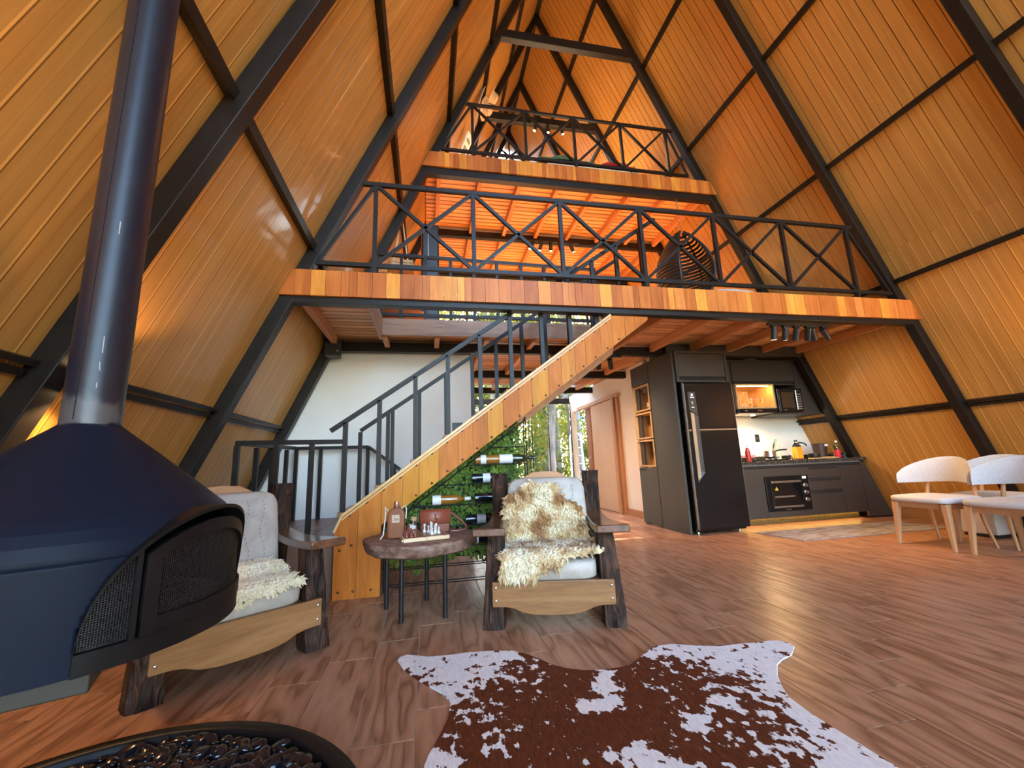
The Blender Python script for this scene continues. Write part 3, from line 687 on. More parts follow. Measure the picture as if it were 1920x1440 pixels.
# oven
ov = empty('electric_oven', (4.21, YK, .17), 0, 'black built-in electric oven with two silver bars and knobs', 'oven')
OVB = pm('oven_black', (.008, .008, .009), scale=10, rough=.2, spec=.4)
MB().box(0, .655, -.012, .30, 0, .425).build('body', OVB, ov, bevel=.004)
dd = MB().box(.06, .52, -.024, -.012, .035, .385).build('door', pm('oven_glass', (.006, .006, .007), scale=4, rough=.06, spec=.8), ov, bevel=.003)
MB().box(.07, .51, -.040, -.024, .345, .372).build('handle_bar', SILV, dd, bevel=.004); MB().box(.07, .51, -.030, -.024, .040, .062).build('lower_bar', SILV, dd)
MB().prism([(.115, .255), (.165, .255), (.14, .302)], 'y', -.0255, -.0242).build('warning_sticker', pm('warning_yellow', (.75, .52, .03), scale=20, rough=.5), dd)
MB().prism([(.1385, .268), (.1425, .268), (.1435, .288), (.1375, .288)], 'y', -.0262, -.0256).build('sticker_mark', OVB, dd)
MB().box(.10, .40, -.0255, -.0243, .165, .185).build('tray_edge', SILV, dd)
for z in (.30, .215, .125):
    k = MB().lathe([(.026, -.012), (.026, -.018), (.018, -.022), (.018, -.045), (.0, -.046)], (.587, 0, z), 16, 'y').build('knob', SILV, ov, smooth=True)
MB().box(.56, .62, -.0135, -.0118, .385, .415).build('label_sticker', pm('sticker_white', (.8, .8, .8), scale=20, rough=.5), ov)
MB().box(.25, .33, -.0135, -.0118, .012, .020).build('badge', SILV, ov)
# upper cabinets, niche, hood, microwave
YU = 4.90
uc = empty('upper_cabinet', (0, 0, 0), 0, 'taupe upper kitchen cabinet with a lit oak niche and slanted right end', 'cabinet')
MB().box(3.735, 4.13, YU+.02, 5.39, 1.43, 2.195).build('carcass', CAB, uc)
d = MB().box(4.12, 5.12, YU, YU+.02, 1.885, 2.16).build('door', CAB, uc, bevel=.002)
MB().box(4.12, 5.12, YU+.02, 5.39, 1.85, 2.195).build('carcass', CAB, uc); MB().box(4.12, 5.12, YU+.004, YU+.02, 1.855, 1.88).build('finger_gap', CABD, uc)
MB().prism([(5.125, 1.425), (5.20, 1.425), (5.20, 2.19), (5.125, 2.19)], 'y', YU, 5.39).build('side_panel', CAB, uc)
MB().prism([(5.205, 1.425), (XC+hw(1.425)-.02, 1.425), (XC+hw(2.18)-.02, 2.18), (5.205, 2.18)], 'y', YU+.02, YU+.05).build('slanted_panel', CAB, uc)
MB().box(5.31, 5.325, YU+.012, YU+.02, 1.50, 1.515).build('button', CABD, uc)
MB().prism([(4.76, 1.415), (XC+hw(1.415)-.02, 1.415), (XC+hw(1.44)-.02, 1.44), (4.76, 1.44)], 'y', YU-.01, 5.39).build('bottom_board', CAB, uc)
nm = MB(); a, b, z0, z1 = 4.14, 4.755, 1.505, 1.848
nm.box(a, b, YU-.006, 5.39, z0, z0+.022).box(a, b, YU-.006, 5.39, z1-.022, z1).box(a, a+.022, YU-.006, 5.39, z0+.022, z1-.022).box(b-.022, b, YU-.006, 5.39, z0+.022, z1-.022).box(a+.022, b-.022, 5.36, 5.39, z0+.022, z1-.022)
nch = nm.build('niche', OAK, uc); MB().box(4.2, 4.7, YU+.03, YU+.045, z1-.030, z1-.0222).build('led_strip', emis('niche_led', (1, .50, .14), 26), nch)
MB().box(4.775, 5.125, YU, 5.39, 1.832, 1.85).build('microwave_shelf', CAB, uc); MB().box(4.757, 4.775, YU, 5.39, 1.44, 1.85).build('divider', CAB, uc)
hd = empty('range_hood', (4.12, YU-.03, 1.445), 0, 'slim black range hood under the lit niche', 'range hood')
MB().box(0, .63, 0, .45, .0, .055).build('body', OVB, hd, bevel=.004); MB().box(.10, .14, -.002, .002, .022, .034).build('button', SILV, hd)
for k in range(5): MB().box(.30+.016*k, .311+.016*k, -.002, .002, .02, .036).build('letter', SILV, hd)
MB().box(.05, .58, .03, .43, -.006, .0).build('filter', SILV, hd)
HLAMP = emis('hood_lamp_glow', (1, .72, .36), 12)
for x in (.15, .48):
    MB().lathe([(.028, -.010), (.028, -.005)], (x, .30, 0), 16).build('lamp_lens', HLAMP, hd)
    hl = bpy.data.lights.new('hood_lamp', 'SPOT'); hl.energy = 8; hl.spot_size = R(150); hl.spot_blend = .5; hl.color = (1, .62, .28); hl.shadow_soft_size = .03
    ho = bpy.data.objects.new('hood_lamp', hl); COL.objects.link(ho); ho.parent = hd; ho.location = (x, .30, -.014); ho.rotation_euler = (R(-12), 0, 0)
mw = empty('microwave', (4.785, YU-.03, 1.445), 0, 'black microwave oven with keypad beside the lit niche', 'microwave')
MB().box(0, .405, .012, .36, 0, .335).build('body', OVB, mw, bevel=.006)
dd = MB().box(.008, .285, -.006, .012, .008, .327).build('door', OVB, mw, bevel=.004); MB().box(.045, .235, -.0075, -.0055, .06, .28).build('window', pm('microwave_window', (.05, .035, .022), scale=8, rough=.1), dd)
MB().tube([(.272, -.02, .03), (.272, -.02, .305)], .011, 10).build('handle', SILV, mw, smooth=True)
for r_ in range(7):
    for c in range(3): MB().box(.305+.028*c, .325+.028*c, .008, .0125, .04+.034*r_, .058+.034*r_).build('key', pm('keypad_grey', (.22, .21, .2), scale=10, rough=.5), mw)
MB().box(.305, .385, .008, .0125, .285, .315).build('display', pm('display_black', (.02, .03, .03), scale=5, rough=.1), mw)
MB().box(.06, .10, -.0075, -.0055, .025, .034).build('badge', SILV, mw)
# glassware in the niche
WARMG = glass('glassware', (1, .97, .9))
def tumbler(label, x, y, h=.11, r=.032, nm_='drinking_glass'):
    o = MB().lathe([(r*.8, 0), (r, h), (r-.003, h), (r*.8-.003, .006), (.001, .006)], (0, 0, 0), 14, caps=False).build(nm_, WARMG, None, (x, y, 1.5275), smooth=True); setp(o, label, 'glass', 'glassware in the oak niche'); return o
tumbler('leftmost tumbler in the lit niche, cut by the refrigerator edge', 4.20, 5.0)
tumbler('second tumbler in the lit niche, left of the decanter', 4.265, 5.04)
dc = empty('glass_decanter', (4.355, 5.02, 1.5275), 0, 'tall glass decanter with ball stopper in the lit niche', 'decanter')
MB().lathe([(.04, 0), (.045, .01), (.04, .09), (.016, .14), (.016, .175), (.022, .18)], n=18).build('body', WARMG, dc, smooth=True); MB().sphere((0, 0, .205), .026, 12, 8).build('stopper', WARMG, dc, smooth=True)
for k, (x, y) in enumerate(((4.455, 4.99), (4.50, 5.06), (4.565, 5.0), (4.645, 5.0))):
    g = empty('wine_glass', (x, y, 1.5275), 0, ['stemmed glass just right of the decanter in the lit niche', 'stemmed glass standing further back in the lit niche', 'third stemmed glass from the decanter in the lit niche', 'rightmost stemmed glass in the lit niche'][k], 'glass', 'glassware in the oak niche')
    MB().lathe([(.026, 0), (.024, .004), (.005, .008), (.004, .06)], n=14).build('stem', WARMG, g, smooth=True); MB().lathe([(.004, .06), (.028, .085), (.032, .115), (.027, .15), (.025, .15), (.03, .115), (.026, .088), (.003, .064)], n=14, caps=False).build('bowl', WARMG, g, smooth=True)
# things on the worktop
ZT = .7965
sb = empty('squeeze_bottle', (4.16, 4.86, ZT), 0, 'red sauce bottle with white cap beside the refrigerator', 'bottle')
MB().lathe([(.03, 0), (.033, .01), (.033, .12), (.02, .165), (.012, .18)], n=16).build('body', pm('red_sauce', (.45, .03, .02), scale=6, rough=.3), sb, smooth=True); MB().lathe([(.02, .18), (.016, .20), (.006, .24)], n=12).build('cap', pm('white_plastic', (.8, .8, .8), scale=10, rough=.4), sb, smooth=True)
ck = empty('cooktop', (4.22, 4.86, ZT), 0, 'black gas cooktop with grates on the worktop', 'cooktop')
MB().box(0, .58, 0, .46, 0, .012).build('plate', OVB, ck, bevel=.003)
for (x, y) in ((.14, .12), (.44, .12), (.14, .34), (.44, .34)):
    MB().lathe([(.045, .012), (.045, .025), (.02, .03)], (x, y, 0), 16).build('burner', IRON, ck)
    for a in (0, 1): MB().bar((x-.1*(1-a), y-.1*a, .04), (x+.1*(1-a), y+.1*a, .04), .01, .01).build('grate', IRON, ck)
for x in (.24, .34): MB().lathe([(.015, .012), (.015, .03)], (x, .03, 0), 12).build('knob', SILV, ck)
pt = empty('saucepan', (4.60, 4.98, ZT+.045), 0, 'steel saucepan with a long dark handle on the cooktop', 'pan')
MB().lathe([(.075, 0), (.08, .005), (.08, .08), (.083, .083), (.077, .08), (.075, .006), (.001, .006)], n=24, caps=False).build('pot', SILV, pt, smooth=True); MB().tube([(.08, 0, .07), (.15, -.01, .09), (.27, -.02, .095)], .010, 8).build('handle', IRON, pt, smooth=True)
rb = empty('baking_rack', (4.36, 5.18, ZT+.045), 0, 'pink-lined tray at the back of the cooktop', 'tray')
MB().box(-.14, .14, -.06, .06, 0, .035).build('tray', pm('pink_tray', (.55, .25, .22), scale=6, rough=.5), rb)
gbo = empty('green_bottle', (4.86, 5.12, ZT), 0, 'clear pale green plastic bottle on the worktop', 'bottle')
GREENP = glass('pale_green_plastic', (.75, .95, .82))
MB().lathe([(.045, 0), (.05, .01), (.05, .14), (.045, .19), (.018, .25), (.015, .27)], n=18).build('body', GREENP, gbo, smooth=True); MB().lathe([(.018, .27), (.018, .29)], n=12).build('cap', pm('green_cap', (.10, .45, .22), scale=10, rough=.4), gbo)
cu = tumbler('short glass in front of the green bottle on the worktop', 4.90, 4.92, .085, .035); cu.location.z = ZT
oil = empty('juice_bottle', (5.06, 4.98, ZT), 0, 'clear bottle of orange juice on the worktop', 'bottle')
MB().box(-.055, .055, -.045, .045, .005, .17).build('juice', pm('orange_juice', (.85, .36, .02), (.75, .30, .02), scale=8, rough=.35), oil, bevel=.012); MB().lathe([(.055, .17), (.05, .19), (.02, .225), (.02, .24)], n=16).build('shoulder', glass('clear_plastic', (.95, .95, .9)), oil, smooth=True); MB().lathe([(.023, .24), (.023, .262)], n=14).build('cap', IRON, oil)
fc = empty('faucet', (5.23, 5.20, ZT), 0, 'black gooseneck faucet in front of the backsplash', 'faucet')
MB().lathe([(.022, 0), (.022, .03), (.014, .035)], n=14).build('base', IRON, fc)
MB().tube([(0, 0, .03), (0, 0, .16), (.02, -.02, .215), (.06, -.06, .235), (.10, -.10, .215), (.115, -.115, .18)], .011, 8).build('spout', IRON, fc, smooth=True)
si_ = empty('mortar', (5.30, 4.95, ZT), 0, 'small black bowl in front of the faucet', 'bowl')
MB().lathe([(.06, 0), (.07, .02), (.07, .07), (.062, .07), (.06, .02), (.001, .018)], n=20, caps=False).build('bowl', IRON, si_, smooth=True)
cb = empty('cutting_board', (5.28, 4.80, ZT), 0, 'light wooden cutting board at the front of the worktop', 'board')
MB().box(-.20, .20, -.05, .05, 0, .014).build('board', OAK, cb, bevel=.004)
sp = MB().box(.0, .17, -.03, .03, 0, .02).build('yellow_sponge', pm('yellow_sponge', (.80, .58, .08), scale=40, rough=.9, bmp=.3), None, (5.36, 4.87, ZT), bevel=.004); setp(sp, 'flat yellow sponge lying behind the cutting board', 'sponge')
bk = empty('ice_bucket', (5.50, 5.03, ZT), 0, 'dark brown bucket with a white lid tab on the worktop', 'bucket')
MB().lathe([(.075, 0), (.095, .20), (.09, .20), (.072, .006), (.001, .006)], n=24, caps=False).build('bucket', pm('dark_brown_plastic', (.05, .028, .02), scale=6, rough=.4), bk, smooth=True); MB().lathe([(.096, .195), (.096, .205)], n=24, caps=False).build('rim', IRON, bk)
MB().box(-.015, .04, -.099, -.093, .165, .195).build('tag', pm('white_plastic', (.8, .8, .8)), bk)
rd = empty('red_bottle', (5.60, 4.86, ZT), 0, 'clear bottle of red drink beside the bucket', 'bottle')
MB().lathe([(.03, 0), (.034, .01), (.034, .11)], n=16).build('drink', pm('red_drink', (.65, .03, .05), scale=8, rough=.25), rd, smooth=True); MB().lathe([(.034, .11), (.03, .15), (.012, .19), (.012, .21)], n=16).build('shoulder', glass('clear_plastic'), rd, smooth=True); MB().lathe([(.015, .21), (.015, .235)], n=12).build('cap', pm('white_plastic', (.8, .8, .8)), rd)
pk = empty('flower_pot', (5.655, 4.93, ZT), 0, 'small pink striped pot with thin green stalks', 'plant')
MB().lathe([(.032, 0), (.04, .10), (.036, .10), (.001, .09)], n=18, caps=False).build('pot', pm('pink_striped_pot', (.85, .45, .42), (.85, .75, .6), scale=3, stretch=(1, 1, 14), rough=.5), pk, smooth=True)
for k in range(9):
    a = k*.7; MB().tube([(0, 0, .09), (.03*math.cos(a), .03*math.sin(a), .16), (.09*math.cos(a)-.02, .05*math.sin(a), .22+.02*(k % 3))], [.003, .003, .001], 5).build('stalk', pm('stalk_green', (.16, .20, .04), scale=8, rough=.6), pk)
# kitchen runner
def rug_material():
    m, nt, b = nodes('faded_runner'); v = coords(nt, (2.2, 9, 1)); n1 = N(nt, 'ShaderNodeTexNoise'); n1.inputs['Scale'].default_value = 2.2; n1.inputs['Detail'].default_value = 5; nt.links.new(v, n1.inputs['Vector'])
    r = ramp(nt, n1.outputs['Fac'], [(.3, (.12, .085, .085)), (.45, (.24, .19, .175)), (.55, (.33, .32, .33)), (.7, (.18, .20, .24))]); nt.links.new(r.outputs[0], b.inputs['Base Color']); b.inputs['Roughness'].default_value = .95; return m
rg = empty('kitchen_runner', (0, 0, 0), 0, 'faded pale patterned runner rug in front of the kitchen', 'rug')
MB().prism([(3.70, 4.36), (3.77, 3.80), (5.72, 3.80), (5.72, 4.36)], 'z', .0005, .007).build('pile', rug_material(), rg)
MB().prism([(3.69, 4.372), (3.76, 3.788), (5.73, 3.788), (5.73, 4.372)], 'z', .0003, .004).build('binding', pm('rug_binding', (.22, .18, .17), scale=20, rough=.9), rg)
# sliding door and door post in the corridor
dr = empty('door_1', (0, 0, 0), kind='structure')
DOORW = wood('pale_sliding_door', [(.52, .30, .16), (.62, .38, .22)], stretch=(6, 6, .3), scale=3, rough=.45)
dw = wood('door_frame_wood', [(.36, .14, .045), (.48, .21, .08)], stretch=(4, 4, .3), scale=3, rough=.4)
MB().box(3.15, 3.195, 6.74, 7.68, .01, 1.93).build('leaf', DOORW, dr, bevel=.003)
MB().box(3.12, 3.20, 6.60, 6.70, 0, 1.95).build('jamb', dw, dr, bevel=.004); MB().box(3.15, 3.20, 6.50, 6.58, 0, 1.93).build('jamb', dw, dr, bevel=.004)
MB().box(3.13, 3.20, 6.45, 8.4, 1.94, 2.0).build('rail_cover', DOORW, dr)
o = MB().box(3.17, 3.198, 5.66, 6.49, 0, .10).build('baseboard_corridor', dw); setp(o, kind='structure')
dp = empty('door_2', (0, 0, 0), kind='structure')
l_ = MB().box(3.30, 3.40, 8.12, 8.36, -.0, 1.97).build('leaf', wood('red_door_wood', [(.26, .06, .015), (.36, .095, .025)], stretch=(4, 4, .3), scale=3, rough=.4), dp); MB().tube([(3.285, 8.16, .95), (3.27, 8.16, .95), (3.27, 8.22, .95)], .008, 6).build('lever', SILV, dp)
#__PART4__
# ================================================================== rustic armchairs
BARK = None
def bark_material():
    m, nt, b = nodes('rough_dark_timber'); v = coords(nt, (1, 1, .28), 9.0)
    n1 = N(nt, 'ShaderNodeTexNoise'); n1.inputs['Scale'].default_value = 26; n1.inputs['Detail'].default_value = 6; n1.inputs['Distortion'].default_value = 1.0; nt.links.new(v, n1.inputs['Vector'])
    r = ramp(nt, n1.outputs['Fac'], [(.34, (.007, .004, .003)), (.5, (.036, .016, .010)), (.7, (.095, .045, .028))]); nt.links.new(r.outputs[0], b.inputs['Base Color'])
    b.inputs['Roughness'].default_value = .55; b.inputs['Specular IOR Level'].default_value = .22; bump(nt, b, n1.outputs['Fac'], 1.0, .03); return m
BARK = bark_material()
ARMW = wood('armrest_wood', [(.075, .028, .014), (.13, .052, .026), (.18, .08, .042)], stretch=(3, .4, 3), scale=5, rough=.25, coat=.5)
APRON = wood('apron_wood', [(.17, .075, .025), (.25, .115, .04), (.31, .155, .06)], stretch=(.35, 3, 3), scale=4, rough=.4, coat=.2)
def leather():
    m, nt, b = nodes('grey_taupe_leather'); v = coords(nt, (1, 1, 1), 3.0)
    n1 = N(nt, 'ShaderNodeTexNoise'); n1.inputs['Scale'].default_value = 11; n1.inputs['Detail'].default_value = 5; n1.inputs['Distortion'].default_value = .8; nt.links.new(v, n1.inputs['Vector'])
    r = ramp(nt, n1.outputs['Fac'], [(.35, (.36, .32, .28)), (.65, (.44, .40, .355))]); nt.links.new(r.outputs[0], b.inputs['Base Color']); b.inputs['Roughness'].default_value = .45
    bump(nt, b, n1.outputs['Fac'], .35, .02); return m
LEATH = leather()
def rough_post(prof, n_seg=11, amp=.0028, seed=1):
    """prof: list of (u0,u1,v0,v1,z); faceted hewn timber"""
    rng = random.Random(seed); mb = MB(); rings = []
    m = len(prof)
    pts = []
    for k in range(n_seg+1):
        t = k/n_seg*(m-1); i = min(int(t), m-2); f = t-i
        q = [prof[i][j]*(1-f)+prof[i+1][j]*f for j in range(5)]
        u0, u1, v0, v1, z = q
        ring = []
        for (a, b) in ((0, 0), (.33, 0), (.66, 0), (1, 0), (1, .33), (1, .66), (1, 1), (.66, 1), (.33, 1), (0, 1), (0, .66), (0, .33)):
            cr = .05 if (a in (0, 1) and b in (0, 1)) else 0
            uu = u0+(u1-u0)*(a+(cr if a == 0 else -cr)*(1 if cr else 0)); vv = v0+(v1-v0)*(b+(cr if b == 0 else -cr)*(1 if cr else 0))
            ring.append((uu+rng.uniform(-amp, amp), vv+rng.uniform(-amp, amp), z+(rng.uniform(-amp, amp) if 0 < k < n_seg else 0)))
        pts.append(ring)
    for ring in pts: mb.v += ring
    nn = 12
    for k in range(n_seg):
        for j in range(nn): mb.f.append((k*nn+j, k*nn+(j+1) % nn, (k+1)*nn+(j+1) % nn, (k+1)*nn+j))
    mb.f.append(tuple(range(nn))[::-1]); mb.f.append(tuple(n_seg*nn+j for j in range(nn)))
    return mb
def cushion(mb, u0, u1, v0, v1, z0, z1, puff=.02, nu=14, nv=12, tilt=None):
    """soft box; tilt maps (u,v,z)->point"""
    def sup(a): return math.copysign(abs(a)**.30, a)
    base = len(mb.v); n1, n2 = 28, 12
    cu, cv, cz = (u0+u1)/2, (v0+v1)/2, (z0+z1)/2; ru, rv, rz = (u1-u0)/2, (v1-v0)/2, (z1-z0)/2
    for i in range(n2+1):
        ph = -math.pi/2+math.pi*i/n2
        for j in range(n1):
            th = 2*math.pi*j/n1
            x = sup(math.cos(ph))*sup(math.cos(th)); y = sup(math.cos(ph))*sup(math.sin(th)); z = sup(math.sin(ph))
            p = Vector((cu+ru*x, cv+rv*y, cz+rz*z+puff*z*(1-x*x)*(1-y*y)))
            mb.v.append(tuple(tilt(p) if tilt else p))
    for i in range(n2):
        for j in range(n1): mb.f.append((base+i*n1+j, base+i*n1+(j+1) % n1, base+(i+1)*n1+(j+1) % n1, base+(i+1)*n1+j))
    return mb
STUD = pm('bright_stud', (.75, .75, .73), scale=10, rough=.25, metal=.9)
def armchair(loc, ang, label, seed):
    t = empty('rustic_armchair', (loc[0], loc[1], 0), R(ang), label, 'armchair', 'rustic armchairs')
    for s in (-1, 1):
        f = lambda u0, u1, *r: (min(s*u0, s*u1), max(s*u0, s*u1), *r)
        rough_post([f(.272, .400, -.02, .13, 0), f(.27, .385, .0, .14, .25), f(.265, .365, .03, .15, .50)], seed=seed+s).build('front_leg', BARK, t)
        rough_post([f(.27, .385, .62, .74, 0), f(.27, .38, .58, .70, .4), f(.27, .385, .545, .655, .825)], seed=seed+5+s).build('back_post', BARK, t)
        MB().grid(lambda a, b: (0, 0, 0), 1, 1)
        am = MB(); prof = []
        nn = 10; up = []; lo_ = []
        for k in range(nn+1):
            v = -.07+.63*k/nn; w_out = .455-.075*min(1, (k/nn)*1.6)-(.02 if k == 0 else 0); w_in = .255+.01*(k/nn); zc = .525+.018*math.sin(math.pi*k/nn)*-1+.012*(k/nn)
            am.v += [(s*w_in, v, zc-.026), (s*w_out, v, zc-.026), (s*(w_out+.006), v, zc-.004), (s*w_out, v, zc+.016), (s*w_in, v, zc+.016)]
        for k in range(nn):
            for j in range(5): am.f.append((k*5+j, k*5+(j+1) % 5, (k+1)*5+(j+1) % 5, (k+1)*5+j))
        am.f.append((0, 1, 2, 3, 4)); am.f.append(tuple(nn*5+j for j in range(5))[::-1])
        am.build('armrest', ARMW, t, smooth=True, ang=50, bevel=.006)
        MB().bar((s*.315, .12, .20), (s*.315, .60, .20), .05, .14).build('side_rail', BARK, t)
    pts = [(-.338, .250), (.338, .250), (.338, .122), (.26, .120), (.22, .112), (.17, .09), (.10, .078), (0, .075), (-.10, .078), (-.17, .09), (-.22, .112), (-.26, .120), (-.338, .122)]
    ap = MB().prism(pts, 'y', -.035, -.008).build('apron', APRON, t, bevel=.004)
    for u in (-.318, .318):
        for z in (.155, .222): MB().sphere((u, -.037, z), (.0085, .005, .0085), 10, 6).build('stud', STUD, ap, smooth=True)
    bt = [(-.27, .70), (-.27, .755), (-.20, .765), (-.14, .80), (-.09, .825), (0, .832), (.09, .825), (.14, .80), (.20, .765), (.27, .755), (.27, .70)]
    MB().prism(bt, 'y', .60, .625).build('back_rail', wood('back_rail_wood', [(.36, .16, .07), (.48, .24, .11)], stretch=(.3, 3, 3), scale=4, rough=.35), t, bevel=.004)
    MB().box(-.27, .27, .60, .62, .34, .40).build('back_slat', APRON, t); MB().box(-.27, .27, .0, .62, .205, .235).build('seat_board', APRON, t)
    cushion(MB(), -.262, .262, -.022, .54, .24, .352, .02).build('seat_cushion', LEATH, t, smooth=True, ang=80)
    def tl(p): return Vector((p.x, .40+(p.y)+(p.z-.34)*.22, p.z))
    bc = cushion(MB(), -.268, .268, -.035, .085, .335, .79, .0, tilt=tl).build('back_cushion', LEATH, t, smooth=True, ang=80)
    for u in (-.10, .09, .17):   # stitched seams
        sm_ = MB()
        for k in range(16):
            z = .40+.022*k; y = .40-.036+(z-.34)*.22
            sm_.tube([(u+.012*math.sin(k*.6), y-.001, z), (u+.012*math.sin(k*.6)+.004, y-.003, z+.006), (u+.012*math.sin(k*.6), y-.001, z+.013)], .0022, 4)
        sm_.build('stitching', LEATH, bc)
    return t
chA = armchair((-.83, 2.30), 36, 'rustic timber armchair behind the fireplace, cream sheepskin folded on its seat', 3)
chB = armchair((.685, 2.40), -14, 'rustic timber armchair facing the camera, covered by a curly sheepskin', 17)

# ---- sheepskins
def wool_mat(name, c1, c2, c3):
    m, nt, b = nodes(name); v = coords(nt); n1 = N(nt, 'ShaderNodeTexNoise'); n1.inputs['Scale'].default_value = 9; n1.inputs['Detail'].default_value = 4; nt.links.new(v, n1.inputs['Vector'])
    r = ramp(nt, n1.outputs['Fac'], [(.36, c1), (.5, c2), (.6, c3)]); nt.links.new(r.outputs[0], b.inputs['Base Color']); b.inputs['Roughness'].default_value = .9; b.inputs['Sheen Weight'].default_value = .4
    b.inputs['Subsurface Weight'].default_value = .0
    return m
def sheepskin(name, label, parentchair, surf, outline, n_tufts, lmin, lmax, mat, basemat, seed, base_grid=(18, 26), curl=1.0):
    """surf(a,b)-> (point, normal) in chair space; outline(a,b)->bool"""
    rng = random.Random(seed)
    t = empty(name, parentchair.location, parentchair.rotation_euler.z, label, 'sheepskin')
    mb = MB(); idx = {}
    na, nb = base_grid
    for i in range(na+1):
        for j in range(nb+1):
            if outline(i/na, j/nb):
                p, n_ = surf(i/na, j/nb); idx[(i, j)] = len(mb.v); mb.v.append(tuple(p+n_*.010))
    for i in range(na):
        for j in range(nb):
            q = [(i, j), (i+1, j), (i+1, j+1), (i, j+1)]
            if all(k in idx for k in q): mb.f.append(tuple(idx[k] for k in q))
    o = mb.build('hide', basemat, t, smooth=True, ang=180)
    so = o.modifiers.new('solid', 'SOLIDIFY'); so.thickness = .012; so.offset = 0
    w = MB(); k = 0
    while k < n_tufts:
        a, b = rng.random(), rng.random()
        if not outline(a, b): continue
        k += 1
        p, n_ = surf(a, b); l = rng.uniform(lmin, lmax); r = l*rng.uniform(.16, .26)
        side = Vector((rng.uniform(-1, 1), rng.uniform(-1, 1), rng.uniform(-1.1, .5)))*curl*.8
        d = (n_+side).normalized(); e1 = d.cross(Vector((.3, .5, .8))).normalized(); e2 = d.cross(e1)
        bend = Vector((rng.uniform(-.5, .5), rng.uniform(-.5, .5), -.5))*l*.5
        base = p+n_*.008; mid = base+d*l*.55; tip = base+d*l+bend
        n0 = len(w.v)
        for c, rr in ((base, r), (mid, r*.75)):
            for q in range(4): an = math.pi/2*q; w.v.append(tuple(c+(e1*math.cos(an)+e2*math.sin(an))*rr))
        w.v.append(tuple(tip))
        for q in range(4): q2 = (q+1) % 4; w.f.append((n0+q, n0+q2, n0+4+q2, n0+4+q)); w.f.append((n0+4+q, n0+4+q2, n0+8))
    wo = w.build('wool', mat, t, fix=False); wo.data.shade_smooth(); setp(wo, kind='stuff')
    return t
def surfB(a, b):
    # b: 0 at hanging front edge -> 1 top of back; a: left->right
    u = -.285+.57*a; L_ = b*1.10
    if L_ < .10: y, z = -.03, .26+L_; n_ = Vector((0, -1, .15))
    elif L_ < .16: f = (L_-.10)/.06; y, z = -.03+.035*f, .36+.012*f; n_ = Vector((0, -.7, .7))
    elif L_ < .56: f = (L_-.16)/.40; y, z = .005+.355*f, .372-.005*f; n_ = Vector((0, 0, 1))
    else: f = (L_-.56); y, z = .36+f*.22, .372+f*.97; n_ = Vector((0, -1, .25))
    return Vector((u, y, z)), n_.normalized()
def outB(a, b):
    u = -.285+.57*a; L_ = b*1.10
    if L_ < .13: return u < .10-(.13-L_)*1.6+.03*math.sin(u*30)
    if L_ < .56: return u < .285 and not (L_ < .13+.22*(u-.10) and u > .10)
    f = L_-.56     # back: a mound, higher on the left of centre
    h = .40-2.4*(u+.06)**2 if u < .04 else .375-.95*(u-.04)
    return -.285 < u < .24 and f < h+.015*math.sin(u*40)
W1 = wool_mat('curly_wool', (.30, .14, .045), (.62, .44, .23), (.76, .66, .47))
HIDE1 = pm('sheep_hide', (.52, .38, .22), scale=8, rough=.95)
sheepskin('curly_sheepskin', 'curly golden brown sheepskin draped over the front-facing armchair', chB, surfB, outB, 11000, .030, .060, W1, HIDE1, 4)
def surfA(a, b):
    u = -.255+.50*a; L_ = b*.62
    hump = .03*math.exp(-((L_-.42)/.06)**2)
    if L_ < .08: y, z = -.032, .275+L_; n_ = Vector((0, -1, .2))
    elif L_ < .14: f = (L_-.08)/.06; y, z = -.032+.04*f, .355+.01*f; n_ = Vector((0, -.7, .7))
    else: f = (L_-.14)/.48; y, z = .01+.36*f, .366+.07*max(0, (f-.35))+hump; n_ = Vector((0, -.25, 1))
    return Vector((u, y, z)), n_.normalized()
def outA(a, b):
    u = -.255+.50*a; L_ = b*.62
    if L_ < .12: return L_ > .03+.16*max(0, u+.02)+.008*math.sin(u*45)
    return u < .225+.012*math.sin(L_*40)
W2 = wool_mat('cream_wool', (.70, .58, .36), (.80, .71, .50), (.85, .78, .61))
sheepskin('cream_sheepskin', 'short cream sheepskin folded on the seat of the armchair by the fireplace', chA, surfA, outA, 9000, .012, .026, W2, pm('pale_hide', (.62, .56, .46), scale=8, rough=.95), 8, curl=.9)

# ================================================================== slab table
tb = empty('slab_table', (-.045, 2.93, 0), 0, 'low table with a thick live-edge wood slab on black metal legs', 'table')
pts = []
for k in range(48):
    a = 2*math.pi*k/48; rx, ry = .368, .345
    rr = 1+.03*math.sin(3*a+.5)+.02*math.sin(7*a)+.012*math.sin(13*a+1)
    pts.append((rx*rr*math.cos(a), ry*rr*math.sin(a)))
sl = MB(); rng = random.Random(2)
for (z, sc) in ((.372, .90), (.385, .965), (.41, .985), (.435, 1.0), (.446, .99), (.45, .965)):
    sl.v += [(p[0]*sc+(rng.uniform(-.006, .006) if .38 < z < .44 else 0), p[1]*sc+(rng.uniform(-.006, .006) if .38 < z < .44 else 0), z) for p in pts]
for i in range(5):
    for k in range(48): sl.f.append((i*48+k, i*48+(k+1) % 48, (i+1)*48+(k+1) % 48, (i+1)*48+k))
sl.f.append(tuple(range(48))[::-1]); sl.f.append(tuple(5*48+k for k in range(48)))
